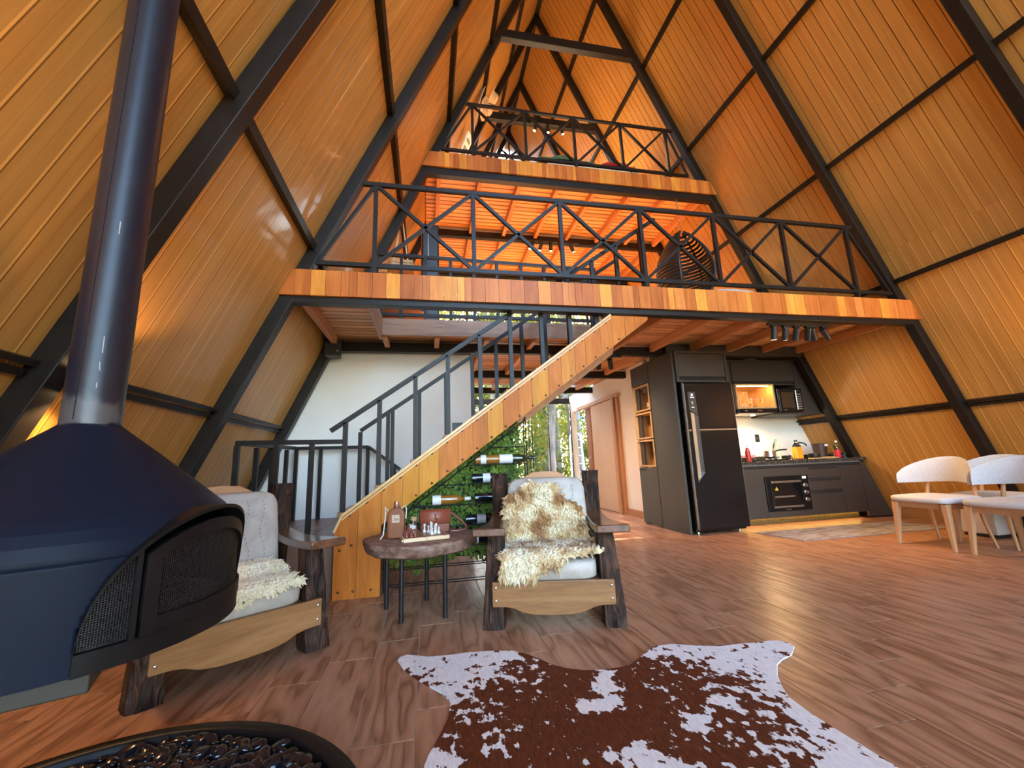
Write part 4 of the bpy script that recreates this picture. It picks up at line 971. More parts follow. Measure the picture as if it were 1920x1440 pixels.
def slab_mat():
    m, nt, b = nodes('live_edge_slab'); v = coords(nt, (1, 1, 1.6)); n1 = N(nt, 'ShaderNodeTexNoise'); n1.inputs['Scale'].default_value = 22; n1.inputs['Detail'].default_value = 6; nt.links.new(v, n1.inputs['Vector'])
    r = ramp(nt, n1.outputs['Fac'], [(.3, (.10, .05, .035)), (.5, (.20, .115, .085)), (.7, (.30, .19, .145))]); nt.links.new(r.outputs[0], b.inputs['Base Color']); b.inputs['Roughness'].default_value = .55; bump(nt, b, n1.outputs['Fac'], .5, .01); return m
sl.build('slab', slab_mat(), tb, smooth=True, ang=40)
for (x, y) in ((-.11, -.189), (.148, -.182), (-.22, .092), (.037, .195)):
    MB().lathe([(.0145, 0), (.0145, .375)], (x, y, 0), 14).build('leg', pm('black_tube_leg', (.012, .012, .014), scale=10, rough=.3), tb, smooth=True)
# chessboard and chess pieces
ZB = .4505
def chess_mat():
    m, nt, b = nodes('chess_squares'); v = coords(nt, (1, 1, 1)); ch = N(nt, 'ShaderNodeTexChecker'); ch.inputs['Scale'].default_value = 1/.0325
    ch.inputs[1].default_value = (.10, .04, .025, 1); ch.inputs[2].default_value = (.42, .24, .12, 1); nt.links.new(v, ch.inputs['Vector']); nt.links.new(ch.outputs[0], b.inputs['Base Color']); b.inputs['Roughness'].default_value = .35; return m
cbd = empty('chessboard', (-.03, 2.86, ZB), R(11), 'folding wooden chessboard with pale edges on the slab table', 'chessboard')
EDGE = wood('pale_board_edge', [(.60, .44, .26), (.68, .52, .33)], stretch=(.4, 3, 3), scale=6, rough=.45)
for s in (0, 1): MB().box(-.141+.1415*s, -.0005+.1415*s, -.13, .13, 0, .022).build('half', EDGE, cbd, bevel=.002)
MB().box(-.13, .13, -.13, .13, .0222, .0232).build('squares', chess_mat(), cbd)
MB().box(-.15, -.141, -.12, -.10, .006, .014).build('clasp', STUD, cbd)
IV = pm('ivory_piece', (.80, .79, .76), scale=30, rough=.3); RD = pm('red_wood_piece', (.24, .06, .035), scale=30, rough=.3)
def piece(label, x, y, h, mat, grp, head='ball'):
    r = .011
    prof = [(r, 0), (r, .006), (r*.7, .012), (r*.42, h*.4), (r*.40, h*.66), (r*.72, h*.70), (r*.4, h*.74)]
    if head == 'ball': prof += [(r*.66, h*.84), (r*.55, h*.94), (.001, h)]
    elif head == 'crown': prof += [(r*.6, h*.86), (r*.7, h*.93), (r*.2, h*.94), (r*.2, h)]
    else: prof += [(r*.8, h*.78), (r*.8, h), (r*.5, h), (r*.5, h*.93), (.001, h*.93)]
    a = R(11); o = MB().lathe(prof, n=14).build('chess_piece', mat, None, (-.03+x*math.cos(a)-y*math.sin(a), 2.86+x*math.sin(a)+y*math.cos(a), ZB+.0235), smooth=True); setp(o, label, 'chess piece', grp)
for k, (x, y, h, hd_) in enumerate(((.02, .06, .052, 'rook'), (.04, .03, .045, 'ball'), (.05, -.0, .072, 'crown'), (.065, .04, .06, 'crown'), (.07, -.03, .05, 'ball'), (.085, .01, .055, 'rook'), (.09, -.05, .042, 'ball'), (.045, -.06, .04, 'ball'))):
    piece('ivory chess piece in the cluster on the right of the chessboard', x, y, h, IV, 'ivory chess pieces', hd_)
for k, (x, y, h, hd_) in enumerate(((-.11, .02, .055, 'crown'), (-.10, -.02, .045, 'ball'), (-.09, -.06, .05, 'rook'), (-.085, .04, .06, 'crown'), (-.075, -.04, .04, 'ball'), (-.115, -.08, .042, 'ball'), (-.065, -.085, .045, 'rook'), (-.09, -.10, .04, 'ball'))):
    piece('reddish brown chess piece in the cluster on the left of the chessboard', x, y, h, RD, 'reddish chess pieces', hd_)
# leather flask
LB = pm('cognac_leather', (.24, .075, .028), (.20, .06, .022), scale=25, rough=.42)
fk = empty('leather_flask', (-.20, 2.90, ZB), R(-6), 'flat bottle in a brown leather sleeve with copper cap and cream patch', 'flask')
MB().prism([(-.055, 0), (.055, 0), (.055, .15), (.045, .175), (.025, .19), (-.025, .19), (-.045, .175), (-.055, .15)], 'y', -.026, .026).build('sleeve', LB, fk, bevel=.012)
MB().lathe([(.017, .19), (.02, .195), (.02, .208), (.016, .212), (.016, .23), (.008, .232)], n=16).build('cap', pm('copper_cap', (.62, .36, .27), scale=10, rough=.25, metal=.8), fk, smooth=True)
pa = MB().box(-.024, .024, -.0285, -.0265, .10, .148).build('patch', pm('cream_patch', (.62, .45, .33), scale=20, rough=.7), fk)
INK = pm('dark_ink', (.05, .03, .02), scale=20, rough=.7)
for pts in ([(-.014, .112), (-.004, .124), (-.012, .128)], [(-.002, .112), (.004, .124), (-.003, .127)], [(.008, .112), (.012, .126), (.016, .118), (.007, .118)]):
    MB().tube([(p[0], -.029, p[1]) for p in pts], .0014, 4).build('embroidery', INK, pa)
CORD = pm('cream_cord', (.72, .68, .60), scale=40, rough=.8)
for s in (-1, 1):
    MB().tube([(s*.05, 0, .17), (s*.072, -.01, .20), (s*.066, -.015, .165), (s*.07, -.02, .10), (s*.075, -.03, .03), (s*.09, -.05, .006)] if s < 0 else [(.03, 0, .185), (.055, -.005, .205), (.065, -.01, .18), (.062, -.015, .12)], .0038, 6).build('cord', CORD, fk, smooth=True)
jr = empty('glass_jar', (-.115, 2.98, ZB), 0, 'small glass jar with cork lid leaning beside the flask', 'jar')
q = MB().lathe([(.022, 0), (.026, .01), (.026, .07), (.02, .085), (.02, .09)], n=16).build('body', CLEAR, jr, smooth=True)
MB().lathe([(.018, .09), (.019, .115)], n=14).build('cork', pm('cork', (.45, .30, .17), scale=30, rough=.8), jr); MB().lathe([(.0265, .02), (.0265, .06)], n=16, caps=False).build('wrap', pm('paper_wrap', (.72, .70, .66), scale=20, rough=.7), jr)
jr.rotation_euler = (0, R(12), 0); jr.location.z += .006
# handbag
hb = empty('handbag', (.045, 3.03, ZB), R(8), 'brown leather handbag with a gold letter clasp on the slab table', 'handbag')
BAGL = pm('russet_leather', (.24, .062, .034), (.21, .052, .028), scale=40, rough=.38)
MB().prism([(-.098, 0), (.098, 0), (.102, .13), (.09, .145), (-.09, .145), (-.102, .13)], 'y', -.035, .035).build('body', BAGL, hb, bevel=.008)
fp = MB(); 
for (y, z) in ((.03, .148), (.0, .156), (-.03, .152), (-.043, .135), (-.046, .065), (-.043, .06)): fp.v += [(-.105+.004*(z < .1), y, z), (.105-.004*(z < .1), y, z)]
for k in range(5): fp.f.append((2*k, 2*k+1, 2*k+3, 2*k+2))
fo = fp.build('flap', BAGL, hb, smooth=True, ang=60); sm2 = fo.modifiers.new('solid', 'SOLIDIFY'); sm2.thickness = .004
GOLD = pm('gold_metal', (.85, .60, .25), scale=10, rough=.2, metal=1)
cl_ = MB().tube([(.012, -.051, .135), (.0, -.052, .118), (-.012, -.052, .132)], .0028, 6).build('clasp', GOLD, hb)
MB().tube([(0, -.052, .118), (-.006, -.052, .10), (.004, -.052, .088), (.002, -.052, .074), (-.008, -.052, .078)], .0026, 6).build('monogram', GOLD, cl_); MB().tube([(.0, -.053, .105), (.012, -.053, .09), (.006, -.053, .082)], .0024, 6).build('monogram', GOLD, cl_)
for s in (1,): MB().tube([(.10, 0, .13), (.115, 0, .14), (.118, 0, .12), (.105, 0, .115)], .003, 6, closed=True).build('ring', GOLD, hb)
MB().tube([(.11, 0, .125), (.145, -.01, .10), (.19, -.02, .06), (.215, -.03, .03), (.20, -.05, .012), (.15, -.06, .008), (.10, -.05, .008)], [.007]*7, 6).build('strap', BAGL, hb, smooth=True)
MB().tube([(-.10, 0, .12), (-.125, -.01, .09), (-.125, -.02, .04), (-.11, -.03, .008)], .003, 6).build('strap_end', BAGL, hb, smooth=True)
#__PART5__
# ================================================================== suspended fireplace
CX, CY = -.945, 1.40
def fire_metal():
    m, nt, b = nodes('blue_black_fireplace_steel'); v = coords(nt, (1, 1, .6)); n1 = N(nt, 'ShaderNodeTexNoise'); n1.inputs['Scale'].default_value = 9; n1.inputs['Detail'].default_value = 5; nt.links.new(v, n1.inputs['Vector'])
    # scuffed grey primer low on the pipe
    tc = N(nt, 'ShaderNodeTexCoord'); sx = N(nt, 'ShaderNodeSeparateXYZ'); nt.links.new(tc.outputs['Object'], sx.inputs[0])
    mr = N(nt, 'ShaderNodeMapRange'); mr.inputs[1].default_value = 1.27; mr.inputs[2].default_value = 1.10; nt.links.new(sx.outputs[2], mr.inputs[0])
    mr2 = N(nt, 'ShaderNodeMapRange'); mr2.inputs[1].default_value = 1.00; mr2.inputs[2].default_value = 1.06; nt.links.new(sx.outputs[2], mr2.inputs[0])
    mm = N(nt, 'ShaderNodeMath', operation='MULTIPLY'); nt.links.new(mr.outputs[0], mm.inputs[0]); nt.links.new(mr2.outputs[0], mm.inputs[1])
    mu = N(nt, 'ShaderNodeMath', operation='MULTIPLY'); nt.links.new(mm.outputs[0], mu.inputs[0]); nt.links.new(n1.outputs['Fac'], mu.inputs[1])
    r = ramp(nt, mu.outputs[0], [(.42, (.008, .012, .024)), (.50, (.085, .082, .085))]); nt.links.new(r.outputs[0], b.inputs['Base Color'])
    b.inputs['Roughness'].default_value = .42; b.inputs['Specular IOR Level'].default_value = .11; bump(nt, b, n1.outputs['Fac'], .03, .004); return m
FM = fire_metal()
FM2 = pm('dark_brown_iron', (.010, .008, .008), (.007, .006, .006), scale=14, rough=.42, spec=.25)
fp = empty('hanging_fireplace', (CX, CY, 0), 0, 'large blue-black suspended steel fireplace with a mesh-screened arched mouth', 'fireplace')
FMP = FM.copy(); FMP.name = 'blue_black_pipe_steel'; FMP.node_tree.nodes['Principled BSDF'].inputs['Roughness'].default_value = .40; FMP.node_tree.nodes['Principled BSDF'].inputs['Specular IOR Level'].default_value = .6
MB().lathe([(.0665, 1.045), (.0655, 1.06), (.0655, 2.72)], n=48).build('chimney_pipe', FMP, fp, smooth=True)
MB().tube([(.0, -.0655, 1.06), (.0, -.0655, 2.7)], .0015, 4).build('pipe_seam', FM2, fp)
prof = [(.066, 1.05), (.08, 1.037), (.16, .968), (.25, .889), (.335, .812), (.352, .79), (.364, .765), (.37, .74), (.37, .727), (.368, .724), (.37, .721), (.37, .65), (.37, .57), (.37, .545), (.37, .50), (.33, .492)]
AC, AW, ZB0, ZA = R(-9), R(43.5), .545, .268
def arch(az):
    t = (az-AC)/AW
    return None if abs(t) >= 1 else ZB0+ZA*(1-t*t)**.5
body = MB(); na = 400; levels = []
for i in range(len(prof)-1):
    k = 26 if prof[i][1] < .83 and prof[i][1] > .5 and (prof[i][1]-prof[i+1][1]) > .02 else 3
    for j in range(k): f = j/k; levels.append((prof[i][0]*(1-f)+prof[i+1][0]*f, prof[i][1]*(1-f)+prof[i+1][1]*f))
levels.append(prof[-1])
for (r, z) in levels:
    for k in range(na): a = 2*math.pi*k/na; body.v.append((r*math.cos(a), r*math.sin(a), z))
for i in range(len(levels)-1):
    zc = (levels[i][1]+levels[i+1][1])/2
    for k in range(na):
        a = 2*math.pi*(k+.5)/na; a = a-2*math.pi if a > math.pi else a
        z_ = arch(a)
        if z_ and ZB0 < zc < z_: continue
        body.f.append((i*na+k, (i+1)*na+k, (i+1)*na+(k+1) % na, i*na+(k+1) % na))
o = body.build('hood', FM, fp, smooth=True, ang=50, fix=False); so = o.modifiers.new('solid', 'SOLIDIFY'); so.thickness = .006; so.offset = -1
def cone_r(z):
    for (r0, z0), (r1, z1) in zip(prof[:-1], prof[1:]):
        if z1 <= z <= z0: return r0+(r1-r0)*(z0-z)/(z0-z1+1e-9)
    return .37
def azs(a0, a1, n): return [a0+(a1-a0)*k/n for k in range(n+1)]
AL = [AC-AW*.9995*math.cos(math.pi*k/48) for k in range(49)]
# visor: flange from hood to the screen plane
vz = MB()
for a in AL:
    z = arch(a) or ZB0; r0 = cone_r(z)-.008
    for (r, dz) in ((r0, .004), (.392, .004), (.392, -.006), (r0, -.006)): vz.v.append((r*math.cos(a), r*math.sin(a), z+dz))
for k in range(48):
    for j in range(4): vz.f.append((4*k+j, 4*k+(j+1) % 4, 4*k+4+(j+1) % 4, 4*k+4+j))
vz.build('visor', FM2, fp, smooth=True, ang=50)
def mesh_mat():
    m = bpy.data.materials.new('spark_mesh'); m.use_nodes = True; nt = m.node_tree; nt.nodes.clear()
    out = N(nt, 'ShaderNodeOutputMaterial'); d = N(nt, 'ShaderNodeBsdfPrincipled'); d.inputs['Base Color'].default_value = (.012, .012, .014, 1); d.inputs['Roughness'].default_value = .4
    t = N(nt, 'ShaderNodeBsdfTransparent'); x = N(nt, 'ShaderNodeMixShader'); uv = N(nt, 'ShaderNodeUVMap'); sp = N(nt, 'ShaderNodeSeparateXYZ'); nt.links.new(uv.outputs[0], sp.inputs[0])
    outs = []
    for k in (0, 1):
        mu = N(nt, 'ShaderNodeMath', operation='MULTIPLY'); mu.inputs[1].default_value = 210; nt.links.new(sp.outputs[k], mu.inputs[0])
        fr = N(nt, 'ShaderNodeMath', operation='FRACT'); nt.links.new(mu.outputs[0], fr.inputs[0]); gt = N(nt, 'ShaderNodeMath', operation='GREATER_THAN'); gt.inputs[1].default_value = .40; nt.links.new(fr.outputs[0], gt.inputs[0]); outs.append(gt)
    mn = N(nt, 'ShaderNodeMath', operation='MULTIPLY'); nt.links.new(outs[0].outputs[0], mn.inputs[0]); nt.links.new(outs[1].outputs[0], mn.inputs[1])
    nt.links.new(mn.outputs[0], x.inputs[0]); nt.links.new(d.outputs[0], x.inputs[1]); nt.links.new(t.outputs[0], x.inputs[2]); nt.links.new(x.outputs[0], out.inputs[0]); return m
MESHM = mesh_mat()
def screen(name, a0, a1, zlo, drop, r, mat):
    mb = MB(); n, m = 40, 10; uvs = []
    for k in range(n+1):
        a = a0+(a1-a0)*k/n; zt = max((arch(a) or ZB0)-drop, zlo+.001)
        for j in range(m+1):
            z = zlo+(zt-zlo)*j/m; mb.v.append((r*math.cos(a), r*math.sin(a), z)); uvs.append((a*r, z))
    for k in range(n):
        for j in range(m): q = k*(m+1)+j; mb.f.append((q, q+m+1, q+m+2, q+1))
    o = mb.build(name, mat, fp, smooth=True, ang=180, fix=False); ul = o.data.uv_layers.new(name='UVMap')
    for lp in o.data.loops: ul.data[lp.index].uv = uvs[lp.vertex_index]
    return o
screen('side_mesh', AC-AW*.985, R(-39.5), .548, .004, .374, MESHM)
dm = screen('door_mesh', R(-34), R(29), .578, .05, .378, MESHM)
def band(name, a0, a1, zf0, zf1, r0, r1, n=40, mat=FM2):
    mb = MB()
    for k in range(n+1):
        a = a0+(a1-a0)*k/n; za, zb = zf0(a), zf1(a)
        for (r, z) in ((r0, za), (r1, za), (r1, zb), (r0, zb)): mb.v.append((r*math.cos(a), r*math.sin(a), z))
    for k in range(n):
        for j in range(4): mb.f.append((4*k+j, 4*k+(j+1) % 4, 4*k+4+(j+1) % 4, 4*k+4+j))
    mb.f.append((0, 1, 2, 3)); mb.f.append(tuple(4*n+j for j in range(4))[::-1])
    return mb.build(name, mat, fp, smooth=True, ang=45)
za_ = lambda a: arch(a) or ZB0
band('door_frame', R(-37), R(32), lambda a: max(za_(a)-.062, .56), lambda a: max(za_(a)-.030, .575), .374, .388)
band('door_frame', R(-37), R(33), lambda a: .547, lambda a: .582, .374, .388)
band('door_frame', R(-37), R(-32.5), lambda a: .547, lambda a: za_(a)-.03, .374, .388, 6)
band('divider', R(-39.6), R(-38.0), lambda a: .545, lambda a: za_(a)-.002, .368, .384, 3)
band('sill', AC-AW, AC+AW, lambda a: .502, lambda a: .546, .366, .386)
bo = MB().box(-.10, .085, -.08, .08, .372, .494).build('ash_box', pm('taupe_base', (.045, .038, .032), scale=6, rough=.5), fp, bevel=.004); bo.rotation_euler = (0, 0, R(22))
MB().lathe([(.365, .535), (.365, .548)], n=64).build('hearth_plate', pm('sooty_plate', (.03, .028, .027), scale=12, rough=.6), fp)
SCR = pm('weld_scratch', (.42, .46, .55), scale=40, rough=.5)
for pts in ([(.016, 1.225), (.020, 1.205), (.024, 1.200)], [(.017, 1.165), (.018, 1.15)], [(.020, 1.30), (.022, 1.25)], [(.014, 1.66), (.015, 1.62)]):
    a0 = R(-56); MB().tube([(.0656*math.cos(a0+p[0]*6-.12), .0656*math.sin(a0+p[0]*6-.12), p[1]) for p in pts], .0015, 5).build('scratch', SCR, fp)

# ---- pebble tray
TX, TY, TR = -.82, 1.125, .70
tr_ = empty('pebble_tray', (TX, TY, 0), 0, 'round black metal tray on the floor under the fireplace', 'tray')
MB().lathe([(TR-.06, .0), (TR, .0), (TR, .05), (TR-.008, .056), (TR-.042, .056), (TR-.05, .05), (TR-.055, .012)], n=96).build('rim', FM2, tr_, smooth=True, ang=50)
MB().lathe([(TR-.05, .001), (TR-.05, .012)], n=64).build('bed', FM2, tr_)
PEB = pm('black_pebble', (.010, .012, .018), (.003, .003, .004), scale=6, rough=.16, spec=.8, rnd=5)
rng = random.Random(21)
pmesh = []
for k in range(8):
    mb = MB().sphere((0, 0, 0), 1, 9, 6); mb.v = [(x*(1+.18*math.sin(3*y+k)), y*(1+.15*math.cos(2*x+k)), z) for (x, y, z) in mb.v]; pmesh.append(mb.mesh('pebble', smooth=True, ang=180))
def scatter(n, cond, dmin):
    out = []; tries = 0
    while len(out) < n and tries < 60000:
        tries += 1; a = rng.uniform(0, 2*math.pi); r = (TR-.075)*math.sqrt(rng.random()); x, y = TX+r*math.cos(a), TY+r*math.sin(a)
        if not cond(x, y): continue
        if all((x-p[0])**2+(y-p[1])**2 > dmin*dmin for p in out): out.append((x, y))
    return out
def vis(x, y): return y > 1.40-.30*(x+.2)*(1 if x < -.2 else 0)
for (x, y) in scatter(240, vis, .023):
    s_ = rng.choice([.012, .016, .02, .026, .032]); o = link('pebble', pmesh[rng.randrange(8)], PEB, None, (x, y, .027+rng.uniform(0, .016)))
    o.scale = (s_*rng.uniform(1, 1.5), s_*rng.uniform(.8, 1.1), s_*rng.uniform(.45, .7)); o.rotation_euler = (rng.uniform(-.5, .5), rng.uniform(-.5, .5), rng.uniform(0, 6.3)); setp(o, 'shiny black pebble in the round tray under the fireplace', 'pebble', 'pebbles in the tray')
rest = MB()
for (x, y) in scatter(420, lambda x, y: not vis(x, y), .026): rest.sphere((x-TX, y-TY, .026), (rng.uniform(.016, .03), rng.uniform(.014, .022), .012), 7, 5)
o = rest.build('loose_pebbles', PEB, tr_, smooth=True, ang=180); setp(o, kind='stuff')

# ================================================================== cowhide
def hide_mat():
    m, nt, b = nodes('cowhide_hair')
    tc = N(nt, 'ShaderNodeTexCoord'); P = tc.outputs['Object']
    pts = [(-.11, 2.235, .15), (0, 2.20, .15), (.14, 2.17, .16), (.29, 2.15, .12), (.12, 2.02, .15), (.08, 1.89, .09), (.24, 2.0, .09), (.40, 2.15, .07),
           (1.62, 1.88, .14), (1.47, 1.85, .16), (1.33, 1.90, .14), (1.18, 1.97, .12), (1.40, 1.72, .12), (1.32, 1.57, .08), (1.30, 1.42, .09), (1.27, 1.27, .10), (1.02, 1.95, .06), (1.25, 1.78, .09),
           (.745, 1.87, .035), (.715, 1.81, .05), (.70, 1.74, .06), (.685, 1.66, .05), (.63, 1.635, .05), (.56, 1.65, .045), (.64, 1.34, .08), (.66, 1.22, .13), (.02, 1.47, .07), (1.22, 1.15, .15), (.90, 1.46, .05), (.30, 1.20, .12), (.02, 1.1, .15), (1.08, 1.55, .06)]
    pts = [p+(1.0,) for p in pts]+[(1.15, 1.55, .27, .42), (.13, 1.72, .18, .40), (.30, 1.97, .20, .46), (1.12, 1.33, .28, .42), (.22, 1.55, .14, .36), (1.12, 1.85, .16, .45), (.95, 1.25, .2, .3), (.35, 1.35, .12, .3)]
    acc = None
    for (x, y, r, amp) in pts:
        dv = N(nt, 'ShaderNodeVectorMath', operation='DISTANCE'); dv.inputs[1].default_value = (x, y, .005); nt.links.new(P, dv.inputs[0])
        mr = N(nt, 'ShaderNodeMapRange'); mr.inputs[1].default_value = r*1.7; mr.inputs[2].default_value = 0; mr.inputs[3].default_value = 0; mr.inputs[4].default_value = amp; nt.links.new(dv.outputs['Value'], mr.inputs[0])
        if acc is None: acc = mr.outputs[0]
        else:
            mx = N(nt, 'ShaderNodeMath', operation='MAXIMUM'); nt.links.new(acc, mx.inputs[0]); nt.links.new(mr.outputs[0], mx.inputs[1]); acc = mx.outputs[0]
    mp = N(nt, 'ShaderNodeMapping'); mp.inputs['Scale'].default_value = (1.0, .75, 1); mp.inputs['Rotation'].default_value = (0, 0, .5); nt.links.new(P, mp.inputs[0])
    n1 = N(nt, 'ShaderNodeTexNoise'); n1.inputs['Scale'].default_value = 27; n1.inputs['Detail'].default_value = 4; n1.inputs['Roughness'].default_value = .55; nt.links.new(mp.outputs[0], n1.inputs['Vector'])
    mp2 = N(nt, 'ShaderNodeMapping'); mp2.inputs['Scale'].default_value = (1.0, .3, 1); mp2.inputs['Rotation'].default_value = (0, 0, -.6); nt.links.new(P, mp2.inputs[0])
    n2 = N(nt, 'ShaderNodeTexNoise'); n2.inputs['Scale'].default_value = 110; n2.inputs['Detail'].default_value = 3; nt.links.new(mp2.outputs[0], n2.inputs['Vector'])
    s1 = N(nt, 'ShaderNodeMath', operation='MULTIPLY_ADD'); s1.inputs[1].default_value = 2.4; nt.links.new(n1.outputs['Fac'], s1.inputs[0]); nt.links.new(acc, s1.inputs[2])
    s2 = N(nt, 'ShaderNodeMath', operation='MULTIPLY_ADD'); s2.inputs[1].default_value = .35; nt.links.new(n2.outputs['Fac'], s2.inputs[0]); nt.links.new(s1.outputs[0], s2.inputs[2])
    sb_ = N(nt, 'ShaderNodeMath', operation='SUBTRACT'); sb_.inputs[1].default_value = 1.40; nt.links.new(s2.outputs[0], sb_.inputs[0])
    r = ramp(nt, sb_.outputs[0], [(.40, (0, 0, 0)), (.47, (1, 1, 1))])
    rb_ = ramp(nt, n2.outputs['Fac'], [(.3, (.085, .022, .009)), (.7, (.15, .042, .016))]); rw = ramp(nt, n2.outputs['Fac'], [(.3, (.74, .73, .71)), (.7, (.88, .87, .85))])
    mc = N(nt, 'ShaderNodeMix', data_type='RGBA'); nt.links.new(r.outputs[0], mc.inputs[0]); nt.links.new(rb_.outputs[0], mc.inputs[6]); nt.links.new(rw.outputs[0], mc.inputs[7])
    nt.links.new(mc.outputs[2], b.inputs['Base Color']); b.inputs['Roughness'].default_value = .75; b.inputs['Specular IOR Level'].default_value = .12; bump(nt, b, n2.outputs['Fac'], .35, .004); return m
HO = [(-.142, 2.239), (-.13, 2.27), (-.10, 2.285), (-.05, 2.262), (0, 2.232), (.10, 2.222), (.197, 2.225), (.30, 2.208), (.40, 2.18), (.46, 2.125), (.502, 2.066), (.55, 1.99), (.592, 1.946), (.66, 1.905), (.741, 1.887), (.81, 1.885), (.868, 1.89), (.93, 1.93), (.998, 1.986), (1.07, 2.03), (1.161, 2.03), (1.26, 1.98), (1.361, 1.942), (1.46, 1.94), (1.553, 1.93), (1.62, 1.93), (1.665, 1.919), (1.69, 1.88), (1.679, 1.841), (1.602, 1.779), (1.53, 1.755), (1.47, 1.72), (1.40, 1.645), (1.35, 1.57), (1.316, 1.504), (1.305, 1.40), (1.309, 1.258), (1.313, 1.137), (1.33, 1.0), (1.42, .90), (1.55, .82), (1.60, .72), (1.52, .66), (1.36, .70), (1.15, .76), (.95, .72), (.80, .60), (.66, .55), (.52, .60), (.38, .72), (.15, .80), (-.05, .74), (-.22, .74), (-.26, .84), (-.14, .93), (-.03, 1.02), (.0, 1.15), (-.005, 1.30), (-.012, 1.486), (.0, 1.53), (.031, 1.60), (.071, 1.71), (.085, 1.811), (.06, 1.88), (.0, 1.96), (-.05, 2.035), (-.11, 2.14)]
hm = MB().prism(HO, 'z', .0006, .0065)
hid = hm.build('cowhide_rug', hide_mat(), bevel=.002); setp(hid, 'brown and white cowhide rug lying on the floor in front', 'rug')

# ================================================================== upholstered dining chairs
FAB = pm('pale_grey_fabric', (.60, .60, .61), (.50, .50, .52), scale=120, rough=.9, bmp=.15, bdist=.003)
BEECH = wood('beech_leg', [(.42, .22, .11), (.52, .29, .15)], stretch=(3, 3, .4), scale=4, rough=.4)
def dining_chair():
    t = empty('dining_chair', (0, 0, 0), 0, 'x', 'chair', 'upholstered dining chairs')
    # local: faces -x, width along y
    cushion(MB(), -.245, .235, -.245, .245, .395, .452, .012).build('seat', FAB, t, smooth=True, ang=80)
    for s in (-1, 1):
        MB().hexa([(-.238, s*.218-.012, 0), (-.212, s*.218-.012, 0), (-.212, s*.218+.012, 0), (-.238, s*.218+.012, 0)], [(-.222, s*.20-.024, .395), (-.165, s*.20-.024, .395), (-.165, s*.20+.024, .395), (-.222, s*.20+.024, .395)]).build('front_leg', BEECH, t, bevel=.004)
        MB().tube([(.265, s*.215, 0), (.215, s*.20, .20), (.19, s*.19, .40), (.205, s*.185, .50), (.228, s*.18, .585)], [.011, .015, .017, .016, .012], 10).build('back_leg', BEECH, t, smooth=True)
        MB().box(-.19, .20, s*.185-.011, s*.185+.011, .345, .395).build('seat_rail', BEECH, t)
    MB().box(-.20, -.178, -.185, .185, .345, .395).build('seat_rail', BEECH, t); MB().box(.165, .185, -.18, .18, .345, .395).build('seat_rail', BEECH, t)
    mb = MB(); n = 24
    for k in range(n+1):
        s = -1+2*k/n; y = s*.30; x = .250-.235*s*s; zl = .552+.012*(1-abs(s)); zt = .650+.155*(max(0, 1-abs(s)**2.2))**.7
        th = .016
        for j in range(10):
            a = 2*math.pi*j/10; zz = (zl+zt)/2+(zt-zl)/2*math.copysign(abs(math.sin(a))**.6, math.sin(a)); xx = x+th*math.cos(a)+.03*(zz-.55)/.25
            mb.v.append((xx, y, zz))
    for k in range(n):
        for j in range(10): mb.f.append((k*10+j, k*10+(j+1) % 10, (k+1)*10+(j+1) % 10, (k+1)*10+j))
    mb.f.append(tuple(range(10))); mb.f.append(tuple(n*10+j for j in range(10))[::-1])
    mb.build('backrest', FAB, t, smooth=True, ang=70)
    return t
dc0 = dining_chair()
CH = [((4.65, 3.165), 0, 'pale grey dining chair nearest the kitchen, in the front row by the wall'), ((4.675, 2.615), 0, 'pale grey dining chair in the front row, at the right edge'),
      ((5.22, 3.06), 4, 'pale grey dining chair in the back row, half hidden behind the chair nearest the kitchen'), ((5.22, 2.49), 2, 'pale grey dining chair in the back row, behind the chair at the right edge')]
for k, (p, a, lab) in enumerate(CH):
    c = dc0 if k == 0 else copy_tree(dc0)
    c.location = (p[0], p[1], 0); c.rotation_euler = (0, 0, R(a)); c['label'] = lab
bx = empty('storage_box', (5.55, 3.35, 0), 0, 'low whitish box standing on the floor behind the dining chairs', 'box')
MB().box(-.16, .16, -.14, .14, .03, .26).build('body', pm('pinkish_white_plastic', (.50, .42, .40), scale=6, rough=.6), bx, bevel=.01); MB().box(-.165, .165, -.145, .145, .26, .285).build('lid', pm('pinkish_white_plastic', (.5, .42, .4)), bx, bevel=.006); MB().box(-.15, .15, -.13, .13, 0, .03).build('base', IRON, bx)
kc = empty('black_case', (5.60, 2.72, 0), 0, 'black upright case behind the back row of dining chairs', 'case')
MB().box(-.10, .10, -.22, .22, 0, .55).build('body', IRON, kc, bevel=.02); MB().tube([(-.0, -.06, .55), (0, -.06, .585), (0, .06, .585), (0, .06, .55)], .009, 8).build('handle', IRON, kc)

